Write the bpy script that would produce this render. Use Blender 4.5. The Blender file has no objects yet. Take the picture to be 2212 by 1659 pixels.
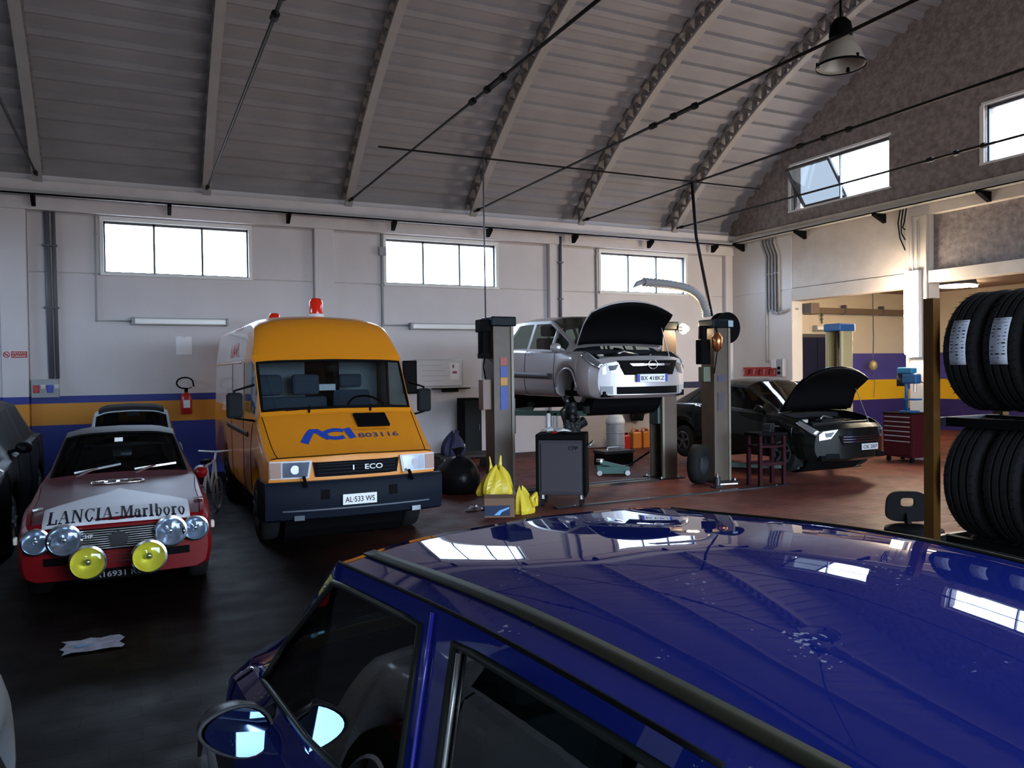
import bpy, math, random
import numpy as np
from mathutils import Vector, Matrix
random.seed(7)
SC = bpy.context.scene
COL = SC.collection
PI = math.pi
# ---------------------------------------------------------------- camera
def setup_camera():
    yaw, pit, rol = 0.45108883, -0.01806117, -0.01303962
    fwd = Vector((math.sin(yaw)*math.cos(pit), math.cos(yaw)*math.cos(pit), math.sin(pit)))
    r = Vector((math.cos(yaw), -math.sin(yaw), 0)); u = r.cross(fwd)
    r2 = r*math.cos(rol)+u*math.sin(rol); u2 = -r*math.sin(rol)+u*math.cos(rol)
    cd = bpy.data.cameras.new('camera'); cam = bpy.data.objects.new('camera', cd); COL.objects.link(cam)
    m = Matrix((r2, u2, -fwd)).transposed().to_4x4(); m.translation = (0, 0, 1.85)
    cam.matrix_world = m
    cd.sensor_width = 36; cd.lens = 1684.32/2212*36; cd.clip_start = 0.05
    SC.camera = cam
setup_camera()
# ---------------------------------------------------------------- sky, exposure
W = bpy.data.worlds.new('sky'); SC.world = W; W.use_nodes = True
wn = W.node_tree; bg = wn.nodes['Background']; bg.inputs[1].default_value = 10.0
_tc = wn.nodes.new('ShaderNodeTexCoord'); _sp = wn.nodes.new('ShaderNodeSeparateXYZ'); wn.links.new(_tc.outputs['Generated'], _sp.inputs[0])
_cr = wn.nodes.new('ShaderNodeValToRGB'); _cr.color_ramp.elements[0].position = .48; _cr.color_ramp.elements[1].position = .52   # paved yard below the horizon, bright overcast above
_cr.color_ramp.elements[0].color = (.16, .16, .16, 1); _cr.color_ramp.elements[1].color = (.64, .80, 1.0, 1)
_mr = wn.nodes.new('ShaderNodeMapRange'); _mr.inputs['From Min'].default_value = -1; _mr.inputs['From Max'].default_value = 1
wn.links.new(_sp.outputs['Z'], _mr.inputs[0]); wn.links.new(_mr.outputs[0], _cr.inputs[0]); wn.links.new(_cr.outputs[0], bg.inputs[0])
SC.view_settings.view_transform = 'Standard'; SC.view_settings.look = 'None'
SC.view_settings.gamma = 1; SC.view_settings.use_curve_mapping = False
SC.view_settings.exposure = 1.25
SC.cycles.use_denoising = True
SC.cycles.max_bounces = 10; SC.cycles.diffuse_bounces = 5; SC.cycles.glossy_bounces = 4; SC.cycles.transparent_max_bounces = 16
SC.cycles.sample_clamp_indirect = 6.0

def portal(loc, rot, sx, sy):
    l = bpy.data.lights.new('portal', 'AREA'); l.shape = 'RECTANGLE'; l.size = sx; l.size_y = sy
    l.cycles.is_portal = True
    o = bpy.data.objects.new('portal', l); COL.objects.link(o); o.location = loc; o.rotation_euler = rot
def point(loc, e, c, r=.05):
    l = bpy.data.lights.new('lamp', 'POINT'); l.energy = e; l.color = c; l.shadow_soft_size = r
    o = bpy.data.objects.new('lamp', l); COL.objects.link(o); o.location = loc
# back windows, right windows, front windows, front gate, then an opening added to brighten the mirror
WIN_B = [(-.44, 2.0), (4.69, 7.16), (9.86, 12.32)]; WZ = (3.66, 4.575)
WIN_R = [(10.85, 13.44), (6.3, 8.89)]; WRZ = (5.44, 6.46)
WIN_F = []; GATE = (1.4, 12.6, 4.3); ADDED_GAP = (-2.4, -1.0, 3.0)
WIN_L = [(9.4, 11.9), (12.4, 14.9)]
for a, b in WIN_B: portal(((a+b)/2, 15.75, 4.12), (-PI/2, 0, 0), b-a, .93)
portal(((ADDED_GAP[0]+ADDED_GAP[1])/2, -3.95, ADDED_GAP[2]/2), (PI/2, 0, 0), ADDED_GAP[1]-ADDED_GAP[0], ADDED_GAP[2])
portal(((GATE[0]+GATE[1])/2, -3.95, GATE[2]/2), (PI/2, 0, 0), GATE[1]-GATE[0], GATE[2])
for a, b in WIN_R: portal((14.1, (a+b)/2, 5.95), (0, PI/2, 0), 1.05, b-a)
for a, b in WIN_L: portal((-7.95, (a+b)/2, 4.12), (0, -PI/2, 0), .93, b-a)
# ---------------------------------------------------------------- materials
_mats = {}
def mat(name, c=(.5, .5, .5), rough=.5, metal=0., coat=0., var=0., vs=4., bump=0., bs=40., emit=0., spec=.5, ecol=None):
    if name in _mats: return _mats[name]
    m = bpy.data.materials.new(name); m.use_nodes = True; nt = m.node_tree; b = nt.nodes['Principled BSDF']
    b.inputs['Base Color'].default_value = (*c, 1); b.inputs['Roughness'].default_value = rough
    b.inputs['Metallic'].default_value = metal; b.inputs['Coat Weight'].default_value = coat
    b.inputs['Coat Roughness'].default_value = .04
    b.inputs['Specular IOR Level'].default_value = spec*.2 if (max(c) < .06 and spec == .5 and not metal) else spec   # dark surfaces get less specular, to keep the gate's glare off
    if emit:
        b.inputs['Emission Color'].default_value = (*(ecol or c), 1); b.inputs['Emission Strength'].default_value = emit
    if var or bump:
        g = nt.nodes.new('ShaderNodeNewGeometry')
        n = nt.nodes.new('ShaderNodeTexNoise'); n.inputs['Scale'].default_value = vs; n.inputs['Detail'].default_value = 6
        nt.links.new(g.outputs['Position'], n.inputs['Vector'])
        if var:
            r = nt.nodes.new('ShaderNodeValToRGB')
            r.color_ramp.elements[0].position = .32; r.color_ramp.elements[1].position = .68
            r.color_ramp.elements[0].color = (*[max(0, x*(1-var)) for x in c], 1); r.color_ramp.elements[1].color = (*[min(1, x*(1+var*.5)) for x in c], 1)
            nt.links.new(n.outputs['Fac'], r.inputs['Fac']); nt.links.new(r.outputs['Color'], b.inputs['Base Color'])
        if bump:
            n2 = nt.nodes.new('ShaderNodeTexNoise'); n2.inputs['Scale'].default_value = bs; n2.inputs['Detail'].default_value = 4
            nt.links.new(g.outputs['Position'], n2.inputs['Vector'])
            bp = nt.nodes.new('ShaderNodeBump'); bp.inputs['Strength'].default_value = bump; bp.inputs['Distance'].default_value = .02
            nt.links.new(n2.outputs['Fac'], bp.inputs['Height']); nt.links.new(bp.outputs['Normal'], b.inputs['Normal'])
    _mats[name] = m
    return m
def glass(name, tint=(.8, .9, .9), rough=.02, ior=1.45):
    if name in _mats: return _mats[name]
    m = bpy.data.materials.new(name); m.use_nodes = True; nt = m.node_tree; nt.nodes.clear()
    o = nt.nodes.new('ShaderNodeOutputMaterial'); mx = nt.nodes.new('ShaderNodeMixShader')
    t = nt.nodes.new('ShaderNodeBsdfTransparent'); t.inputs[0].default_value = (*tint, 1)
    g = nt.nodes.new('ShaderNodeBsdfGlossy'); g.inputs['Roughness'].default_value = rough; g.inputs['Color'].default_value = (1, 1, 1, 1)
    lw = nt.nodes.new('ShaderNodeLayerWeight'); lw.inputs['Blend'].default_value = .5
    pw = nt.nodes.new('ShaderNodeMath'); pw.operation = 'POWER'; pw.inputs[1].default_value = 5; nt.links.new(lw.outputs['Facing'], pw.inputs[0])
    f0 = ((ior-1)/(ior+1))**2; f = nt.nodes.new('ShaderNodeMath'); f.operation = 'MULTIPLY_ADD'; f.inputs[1].default_value = 1-f0; f.inputs[2].default_value = f0
    nt.links.new(pw.outputs[0], f.inputs[0])
    nt.links.new(f.outputs[0], mx.inputs[0]); nt.links.new(t.outputs[0], mx.inputs[1]); nt.links.new(g.outputs[0], mx.inputs[2])
    nt.links.new(mx.outputs[0], o.inputs[0]); _mats[name] = m
    return m
def bands(name, stops, rough=.55, var=.06, bump=.15, scale=8.):
    """paint bands by height above the floor: stops = [(z, colour)] bottom up, each holds upward from its z"""
    if name in _mats: return _mats[name]
    m = bpy.data.materials.new(name); m.use_nodes = True; nt = m.node_tree; b = nt.nodes['Principled BSDF']
    b.inputs['Roughness'].default_value = rough
    g = nt.nodes.new('ShaderNodeNewGeometry'); s = nt.nodes.new('ShaderNodeSeparateXYZ'); nt.links.new(g.outputs['Position'], s.inputs[0])
    d = nt.nodes.new('ShaderNodeMath'); d.operation = 'DIVIDE'; d.inputs[1].default_value = scale; nt.links.new(s.outputs['Z'], d.inputs[0])
    r = nt.nodes.new('ShaderNodeValToRGB'); r.color_ramp.interpolation = 'CONSTANT'
    e = r.color_ramp.elements
    e[0].position = 0; e[0].color = (*stops[0][1], 1); e[1].position = stops[1][0]/scale; e[1].color = (*stops[1][1], 1)
    for z, c in stops[2:]:
        q = e.new(z/scale); q.color = (*c, 1)
    nt.links.new(d.outputs[0], r.inputs[0])
    n = nt.nodes.new('ShaderNodeTexNoise'); n.inputs['Scale'].default_value = 1.7; n.inputs['Detail'].default_value = 8
    nt.links.new(g.outputs['Position'], n.inputs['Vector'])
    mr = nt.nodes.new('ShaderNodeMapRange'); mr.inputs['To Min'].default_value = 1-var*2; mr.inputs['To Max'].default_value = 1+var
    nt.links.new(n.outputs['Fac'], mr.inputs[0])
    mx = nt.nodes.new('ShaderNodeMix'); mx.data_type = 'RGBA'; mx.blend_type = 'MULTIPLY'; mx.inputs['Factor'].default_value = 1
    nt.links.new(r.outputs[0], mx.inputs['A']); nt.links.new(mr.outputs[0], mx.inputs['B'])
    nt.links.new(mx.outputs['Result'], b.inputs['Base Color'])
    n2 = nt.nodes.new('ShaderNodeTexNoise'); n2.inputs['Scale'].default_value = 25
    nt.links.new(g.outputs['Position'], n2.inputs['Vector'])
    bp = nt.nodes.new('ShaderNodeBump'); bp.inputs['Strength'].default_value = bump; bp.inputs['Distance'].default_value = .01
    nt.links.new(n2.outputs['Fac'], bp.inputs['Height']); nt.links.new(bp.outputs['Normal'], b.inputs['Normal'])
    _mats[name] = m
    return m
WHITE = (.60, .565, .575); NAVY = (.012, .03, .24); AMBER = (.62, .25, .015)
M_WALL = bands('wall_paint', [(0, NAVY), (.97, AMBER), (1.345, NAVY), (1.495, WHITE)])
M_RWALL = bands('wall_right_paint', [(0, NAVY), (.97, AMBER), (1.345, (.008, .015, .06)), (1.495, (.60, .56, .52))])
M_FAR = bands('far_wall_paint', [(0, (.03, .02, .12)), (.85, (.75, .42, .01)), (1.42, (.07, .06, .27)), (2.18, (.62, .54, .42))], rough=.5)
M_GABLE = mat('rough_plaster', (.26, .225, .215), .9, var=.35, vs=9, bump=.9, bs=16)
M_PLAST = mat('white_plaster', WHITE, .7, var=.06, vs=3, bump=.1)
M_WARMP = mat('warm_plaster', (.56, .50, .44), .7, var=.1, vs=3, bump=.15)
M_DECK = mat('painted_steel_deck', (.29, .28, .30), .65, var=.12, vs=1.2)
M_RIB = mat('rib_paint', (.32, .305, .30), .55, var=.08, vs=3)
M_RIBD = mat('shaded_rib_lattice', (.22, .20, .195), .7, var=.4, vs=12)  # rib paint darkened for sides turned from the light, plus mottling
M_BLK = mat('black_plastic', (.003, .003, .0035), .65, spec=.05)
M_RUB = mat('rubber', (.005, .005, .005), .8, spec=.25, bump=.2, bs=90)
M_STEEL = mat('steel', (.45, .45, .46), .35, .9)
M_DSTEEL = mat('dark_steel', (.05, .05, .055), .4, .8)
M_CHROME = mat('chrome', (.8, .8, .82), .12, 1.)
M_ROD = mat('tie_rod_paint', (.012, .010, .011), .5)
M_PIPE = mat('grey_conduit', (.30, .30, .31), .5)
M_PIPED = mat('dark_conduit', (.09, .09, .11), .5)
M_WPL = mat('white_plastic', (.62, .62, .62), .4)
M_GREYP = mat('grey_plastic', (.28, .29, .31), .45)
M_RED = mat('red_plastic', (.42, .012, .012), .35)
M_PAPER = mat('paper', (.8, .8, .82), .7)
M_WIN = glass('window_glass', (.95, .97, 1.0))
# ---------------------------------------------------------------- mesh helpers
def basis(d):
    d = Vector(d).normalized(); a = Vector((0, 0, 1)) if abs(d.z) < .9 else Vector((1, 0, 0))
    u = d.cross(a).normalized(); return u, d.cross(u).normalized(), d
class MB:
    def __init__(s): s.v = []; s.f = []
    def add(s, vs, fs):
        o = len(s.v); s.v += [tuple(p) for p in vs]; s.f += [tuple(i+o for i in f) for f in fs]; return s
    def box(s, x0, x1, y0, y1, z0, z1):
        return s.add([(x0, y0, z0), (x1, y0, z0), (x1, y1, z0), (x0, y1, z0), (x0, y0, z1), (x1, y0, z1), (x1, y1, z1), (x0, y1, z1)],
                     [(3, 2, 1, 0), (4, 5, 6, 7), (0, 1, 5, 4), (1, 2, 6, 5), (2, 3, 7, 6), (3, 0, 4, 7)])
    def cbox(s, c, sz, rz=0, rx=0, ry=0):
        R = Matrix.Rotation(rz, 3, 'Z') @ Matrix.Rotation(ry, 3, 'Y') @ Matrix.Rotation(rx, 3, 'X'); c = Vector(c)
        vs = [c+R @ Vector((i*sz[0]/2, j*sz[1]/2, k*sz[2]/2)) for k in (-1, 1) for j, i in ((-1, -1), (-1, 1), (1, 1), (1, -1))]
        return s.add(vs, [(3, 2, 1, 0), (4, 5, 6, 7), (0, 1, 5, 4), (1, 2, 6, 5), (2, 3, 7, 6), (3, 0, 4, 7)])
    def bar(s, a, b, w, h):
        a, b = Vector(a), Vector(b); u, v, d = basis(b-a)
        vs = [p+u*(i*w/2)+v*(j*h/2) for p in (a, b) for i, j in ((-1, -1), (1, -1), (1, 1), (-1, 1))]
        return s.add(vs, [(0, 1, 2, 3), (7, 6, 5, 4), (0, 4, 5, 1), (1, 5, 6, 2), (2, 6, 7, 3), (3, 7, 4, 0)])
    def cyl(s, a, b, r, r2=None, n=12):
        return s.lathe([(0, 0), (r, 0), (r if r2 is None else r2, 1), (0, 1)], a, b, n)
    def lathe(s, prof, a, b, n=20):
        """profile (radius, t) with t along a->b"""
        a, b = Vector(a), Vector(b); u, v, d = basis(b-a); L = b-a; o = len(s.v); k = len(prof)
        for r, t in prof:
            c = a+L*t
            for i in range(n):
                q = 2*PI*i/n; s.v.append(tuple(c+u*(r*math.cos(q))+v*(r*math.sin(q))))
        for j in range(k-1):
            for i in range(n):
                i2 = (i+1) % n; s.f.append((o+j*n+i, o+j*n+i2, o+(j+1)*n+i2, o+(j+1)*n+i))
        return s
    def tube(s, pts, r, n=8, closed=False):
        pts = [Vector(p) for p in pts]; o = len(s.v); k = len(pts); pu = None
        for i, p in enumerate(pts):
            d = pts[min(i+1, k-1)]-pts[max(i-1, 0)] if not closed else pts[(i+1) % k]-pts[i-1]
            if pu is None: u, v, d = basis(d)
            else:
                d.normalize(); u = (pu-d*pu.dot(d))
                u = u.normalized() if u.length > 1e-6 else basis(d)[0]
                v = d.cross(u)
            pu = u; rr = r[i] if isinstance(r, (list, tuple)) else r
            for j in range(n):
                q = 2*PI*j/n; s.v.append(tuple(p+u*(rr*math.cos(q))+v*(rr*math.sin(q))))
        for i in range(k if closed else k-1):
            i2 = (i+1) % k
            for j in range(n):
                j2 = (j+1) % n; s.f.append((o+i*n+j, o+i*n+j2, o+i2*n+j2, o+i2*n+j))
        if not closed: s.f.append(tuple(o+j for j in range(n))[::-1]); s.f.append(tuple(o+(k-1)*n+j for j in range(n)))
        return s
    def prism(s, poly, fn0, fn1):
        """polygon (a,b) mapped by two functions to front and back points"""
        n = len(poly); o = len(s.v); s.v += [tuple(fn0(*p)) for p in poly]+[tuple(fn1(*p)) for p in poly]
        s.f.append(tuple(range(o, o+n))); s.f.append(tuple(range(o+2*n-1, o+n-1, -1)))
        for i in range(n): s.f.append((o+i, o+(i+1) % n, o+n+(i+1) % n, o+n+i))
        return s
    def grid(s, P):
        """P[i][j] points"""
        o = len(s.v); m = len(P[0])
        for row in P: s.v += [tuple(p) for p in row]
        for i in range(len(P)-1):
            for j in range(m-1): s.f.append((o+i*m+j, o+i*m+j+1, o+(i+1)*m+j+1, o+(i+1)*m+j))
        return s
    def build(s, name, m, parent=None, smooth=False, bevel=0., solid=0., angle=None):
        me = bpy.data.meshes.new(name); me.from_pydata(s.v, [], s.f); me.materials.append(m)
        if smooth: me.shade_smooth()
        if angle is not None: me.set_sharp_from_angle(angle=angle)
        o = bpy.data.objects.new(name, me); COL.objects.link(o); o.parent = parent
        if solid:
            q = o.modifiers.new('solid', 'SOLIDIFY'); q.thickness = solid; q.offset = 0
        if bevel:
            q = o.modifiers.new('bevel', 'BEVEL'); q.width = bevel; q.segments = 2; q.limit_method = 'ANGLE'; q.angle_limit = .6
        return o
def tag(o, label, cat, group=None, kind=None):
    if label: o['label'] = label
    if cat: o['category'] = cat
    if group: o['group'] = group
    if kind: o['kind'] = kind
    return o
def thing(name, label, cat, loc=(0, 0, 0), rz=0., group=None):
    o = bpy.data.objects.new(name, None); COL.objects.link(o); o.location = loc; o.rotation_euler = (0, 0, rz); o.empty_display_size = .1
    return tag(o, label, cat, group)
def struct(o): o['kind'] = 'structure'; return o
def dup(root, loc, rz=None, label=None):
    def cp(o, par):
        c = o.copy(); COL.objects.link(c)
        if par: c.parent = par
        for ch in o.children: cp(ch, c)
        return c
    r = cp(root, None); r.location = loc
    if rz is not None: r.rotation_euler = (0, 0, rz)
    if label: r['label'] = label
    return r
def kids(o):
    return [c for c in o.children]
def arc(c, r, a0, a1, n, f):
    return [f(c[0]+r*math.cos(a0+(a1-a0)*i/n), c[1]+r*math.sin(a0+(a1-a0)*i/n)) for i in range(n+1)]
_txt = {}
def text_mesh(t, size=1.0, bold=False):
    """2D filled letters: (verts, faces, width) from the built-in font"""
    k = (t, size)
    if k in _txt: return _txt[k]
    c = bpy.data.curves.new('t', 'FONT'); c.body = t; c.size = size; c.resolution_u = 3
    if bold: c.offset = .012*size
    o = bpy.data.objects.new('t', c); COL.objects.link(o)
    dg = bpy.context.evaluated_depsgraph_get(); e = o.evaluated_get(dg); me = e.to_mesh()
    v = [(p.co.x, p.co.y) for p in me.vertices]; f = [tuple(p.vertices) for p in me.polygons]
    e.to_mesh_clear(); bpy.data.objects.remove(o); bpy.data.curves.remove(c)
    _txt[k] = (v, f, max(p[0] for p in v))
    return _txt[k]
def lettering(t, size, fn, name, m, parent, width=None, bold=False):
    """text laid flat by fn(a,b)->xyz with a from 0..width, b from 0"""
    v, f, w = text_mesh(t, size, bold); k = 1 if width is None else width/w
    b = MB(); b.add([fn(x*k, y) for x, y in v], f)
    return b.build(name, m, parent)
# ---------------------------------------------------------------- the hall
X0, X1, Y0, Y1 = -7.6, 13.74, -3.6, 15.52
AC, AR = (6.03, -4.53), 13.65                                  # roof arc: centre (y,z), radius
def zr(y, dr=0.): return AC[1]+math.sqrt(max(0, (AR+dr)**2-(y-AC[0])**2))
def make_floor():
    m = bpy.data.materials.new('red_floor_tiles'); m.use_nodes = True; nt = m.node_tree; b = nt.nodes['Principled BSDF']
    g = nt.nodes.new('ShaderNodeNewGeometry'); mp = nt.nodes.new('ShaderNodeMapping'); nt.links.new(g.outputs['Position'], mp.inputs[0])
    br = nt.nodes.new('ShaderNodeTexBrick'); br.offset = .5
    br.inputs['Scale'].default_value = 1; br.inputs['Brick Width'].default_value = .30; br.inputs['Row Height'].default_value = .15
    br.inputs['Mortar Size'].default_value = .006; br.inputs['Mortar Smooth'].default_value = .3
    br.inputs['Color1'].default_value = (.14, .043, .031, 1); br.inputs['Color2'].default_value = (.115, .036, .027, 1); br.inputs['Mortar'].default_value = (.045, .02, .016, 1)
    nt.links.new(mp.outputs[0], br.inputs[0])
    n = nt.nodes.new('ShaderNodeTexNoise'); n.inputs['Scale'].default_value = .55; n.inputs['Detail'].default_value = 9; n.inputs['Roughness'].default_value = .65
    nt.links.new(g.outputs['Position'], n.inputs['Vector'])
    r = nt.nodes.new('ShaderNodeValToRGB'); r.color_ramp.elements[0].position = .35; r.color_ramp.elements[1].position = .62
    r.color_ramp.elements[0].color = (.35, .33, .34, 1); r.color_ramp.elements[1].color = (1.0, 1, 1, 1)
    nt.links.new(n.outputs['Fac'], r.inputs[0])
    # dark-stained tiles at left; the dim light there is also put into their colour, easing rightwards
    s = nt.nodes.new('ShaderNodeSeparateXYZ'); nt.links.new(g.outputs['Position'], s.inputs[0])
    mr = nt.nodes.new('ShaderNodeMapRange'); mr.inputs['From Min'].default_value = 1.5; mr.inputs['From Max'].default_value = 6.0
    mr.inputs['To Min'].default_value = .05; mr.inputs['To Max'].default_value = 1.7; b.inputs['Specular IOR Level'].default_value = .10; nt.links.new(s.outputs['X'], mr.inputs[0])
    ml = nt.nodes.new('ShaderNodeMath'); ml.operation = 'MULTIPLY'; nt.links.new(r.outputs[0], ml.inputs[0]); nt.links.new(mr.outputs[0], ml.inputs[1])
    mx = nt.nodes.new('ShaderNodeMix'); mx.data_type = 'RGBA'; mx.blend_type = 'MULTIPLY'; mx.inputs['Factor'].default_value = 1
    nt.links.new(br.outputs[0], mx.inputs['A']); nt.links.new(ml.outputs[0], mx.inputs['B']); nt.links.new(mx.outputs['Result'], b.inputs['Base Color'])
    n3 = nt.nodes.new('ShaderNodeTexNoise'); n3.inputs['Scale'].default_value = 3; nt.links.new(g.outputs['Position'], n3.inputs['Vector'])
    m2 = nt.nodes.new('ShaderNodeMapRange'); m2.inputs['To Min'].default_value = .42; m2.inputs['To Max'].default_value = .75; nt.links.new(n3.outputs[0], m2.inputs[0])
    nt.links.new(m2.outputs[0], b.inputs['Roughness'])
    bp = nt.nodes.new('ShaderNodeBump'); bp.inputs['Strength'].default_value = .35; bp.inputs['Distance'].default_value = .004
    nt.links.new(br.outputs['Fac'], bp.inputs['Height']); bp.invert = True; nt.links.new(bp.outputs[0], b.inputs['Normal'])
    struct(MB().box(X0-.3, 21, Y0-.3, Y1+.3, -.2, 0).build('floor', m))
make_floor()
def make_ceiling():
    sh = MB(); n = 40; P0 = []; P1 = []
    for i in range(n+1):
        y = Y0-.3+(Y1-Y0+.6)*i/n; P0.append([(X0-.3, y, zr(y, .25)), (X1+.3, y, zr(y, .25))])
    c = struct(sh.grid(P0).build('ceiling', M_DECK, None, True))
    # corrugated sheets, one run per bay
    a0 = math.asin((Y0-AC[0])/AR); a1 = math.asin((Y1-AC[0])/AR); pitch = .37/AR; prof = []
    k = int((a1-a0)/pitch)
    for i in range(k+1):
        a = a1-i*pitch
        for da, dr in ((0, .0), (.30, .0), (.36, .07), (.93, .07), (.995, .0)): prof.append((a-da*pitch, dr))
    xs = [-7.9, -6.63, -4.0, -1.39, 1.25, 3.85, 6.51, 9.16, 11.77, 13.9]
    for x0, x1 in zip(xs, xs[1:]):
        b = MB(); b.grid([[(x, AC[0]+(AR+d)*math.sin(a), AC[1]+(AR+d)*math.cos(a)) for x in (x0, x1)] for a, d in prof])
        b.build('roof_panel', M_DECK, c)
make_ceiling()
RIBX = [-4.02, -1.39, 1.25, 3.85, 6.51, 9.16, 11.77]
def make_rib(x):
    d = .34; ys = np.linspace(Y0+.05, Y1-.04, 49)
    def pt(y, dr, dx): return (x+dx, AC[0]+(y-AC[0])*(AR-dr)/AR, AC[1]+(zr(y)-AC[1])*(AR-dr)/AR)
    def chord(dr0, dr1, w):
        b = MB(); P = [[pt(y, dr0, -w), pt(y, dr0, w), pt(y, dr1, w), pt(y, dr1, -w), pt(y, dr0, -w)] for y in ys]; return b.grid(P)
    r = struct(chord(d-.05, d, .075).build('roof_beam', M_RIB)); 
    chord(-.02, .04, .075).build('top_chord', M_RIBD, r)
    b = MB(); n = 68
    yy = np.linspace(Y0+.1, Y1-.08, 2*n+1)
    for i in range(2*n):
        da, db = (d-.03, .02) if i % 2 == 0 else (.02, d-.03)
        b.bar(pt(yy[i], da, 0), pt(yy[i+1], db, 0), .10, .055)
    o = b.build('lattice', M_RIBD, r); o['kind'] = 'stuff'
    return r
for x in RIBX: make_rib(x)
ORD = ['second', 'third', 'fourth', 'fifth', 'sixth', 'seventh']
def make_rods():
    z = 5.19
    for i, x in enumerate(RIBX):
        name = ['tie rod outside the picture on the far left', 'tie rod at the left edge, ending above the no smoking sign', 'tie rod ending above the window over the yellow van cab',
                'tie rod ending above the beacon of the yellow van', 'tie rod ending above the second back window', 'tie rod ending left of the third back window',
                'thin tie rod ending above the right end of the third back window'][i]
        t = thing('tie_rod', 'black steel '+name, 'tie rod', (x, 0, z))
        MB().cyl((0, Y0+.35, 0), (0, Y1-.20, 0), .020, n=8).build('rod', M_ROD, t, True)
        yt = [6, 6, 6.9, 8.3, 8.2, 8.1, 7.85][i]
        tb = MB()
        for s in (-1, 1): tb.bar((s*.028, yt-.22, 0), (s*.028, yt+.22, 0), .016, .03)
        for q in (-.22, .22): tb.cyl((0, yt+q-.03, 0), (0, yt+q+.03, 0), .045, n=8)
        tb.build('turnbuckle', M_ROD, t)
        MB().cyl((0, yt+.62, 0), (0, yt+.72, 0), .042, n=8).build('coupling', M_ROD, t)
        MB().cyl((0, Y1-.62, 0), (0, Y1-.52, 0), .035, n=8).build('end_nut', M_ROD, t)
make_rods()
# back wall: core with openings, then panels and pilasters proud of it
def wall_y(name, y0, y1, wins, wz, m, x0=X0, x1=X1, top=5.3):
    b = MB(); b.box(x0, x1, y0, y1, 0, wz[0]); b.box(x0, x1, y0, y1, wz[1], top); c = x0
    for a, e in wins: b.box(c, a, y0, y1, wz[0], wz[1]); c = e
    b.box(c, x1, y0, y1, wz[0], wz[1]); return struct(b.build(name, m))
wb = wall_y('wall_back', Y1+.03, Y1+.33, WIN_B, WZ, M_WALL, X0-.3, X1+.3)
M_DULL = mat('dull_wall', (.30, .28, .28), .8, var=.15, vs=2)  # unlit walls out of view: dimness put into a plain grey
wf = struct(MB().box(X0-.3, ADDED_GAP[0], Y0-.33, Y0-.03, 0, 5.3).box(ADDED_GAP[0], ADDED_GAP[1], Y0-.33, Y0-.03, ADDED_GAP[2], 5.3).box(ADDED_GAP[1], GATE[0], Y0-.33, Y0-.03, 0, 5.3).box(GATE[1], X1+.3, Y0-.33, Y0-.03, 0, 5.3).box(GATE[0], GATE[1], Y0-.33, Y0-.03, GATE[2], 5.3).build('wall_front', M_DULL))
M_WALL2 = bands('wall_paint_plain', [(0, (.50, .46, .46)), (1.5, WHITE)])
M_WALL3 = bands('wall_paint_line', [(0, (.42, .39, .37)), (1.34, (.008, .012, .05)), (1.5, WHITE)])
def panel(x0, x1, z0, z1):
    M_WALL = globals()['M_WALL'] if x1 < 3.4 else (M_WALL2 if x1 < 8.6 else M_WALL3)
    MB().box(x0+.008, x1-.008, Y1, Y1+.05, z0+.008, z1-.008).build('wall_panel', M_WALL, wb, bevel=.008)
PIL = [(-7.2, -6.9), (-1.98, -1.6), (3.22, 3.60), (8.44, 8.78), (13.5, 13.95)]
for k in range(4):
    a, e = PIL[k][1], PIL[k+1][0]; lo = [0, -.44, 4.69, 9.86][k]
    panel(a, e, 0, 3.63); panel(a, e, 4.64, 5.1)
    if k == 0: panel(a, e, 3.63, 4.64)
    else:
        w0, w1 = WIN_B[k-1]; panel(a, w0-.04, 3.63, 4.64); panel(w1+.04, e, 3.63, 4.64)
for a, e in PIL: MB().box(a, e, Y1-.12, Y1+.04, 0, 5.1).build('pilaster', M_WALL if e < 3.3 else M_WALL2, wb, bevel=.01)
MB().box(X0, X1, Y1-.16, Y1+.05, 4.66, 5.12).build('lintel', M_PLAST, wb, bevel=.01)
# edge beam and cable tray
tr = struct(MB().box(X0, X1, Y1-.30, Y1+.05, 4.92, 5.13).build('trim_1', M_PLAST, bevel=.008))
def tray(name, p0, p1, along, label):
    t = thing(name, label, 'cable tray')
    return t
t = thing('cable_tray', 'long grey cable tray running along the top of the back wall', 'cable tray', (0, Y1-.33, 4.85))
MB().box(X0, X1-.12, -.14, .0, 0, .025).box(X0, X1-.12, -.14, -.125, 0, .075).box(X0, X1-.12, -.015, .0, 0, .09).build('trough', M_PIPE, t)
MB().tube([(X0, -.06, .05), (X1-.2, -.06, .05)], .022).build('cable', M_PIPED, t)
for x in (-6.6, -4.1, -1.45, .62, 2.68, 4.74, 6.83, 8.93, 10.98, 12.9):
    MB().prism([(0, 0), (.22, 0), (.22, -.06), (.06, -.17), (0, -.17)], lambda a, b: (x-.03, .02-a, b), lambda a, b: (x+.03, .02-a, b)).build('bracket', M_BLK, t)
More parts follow.
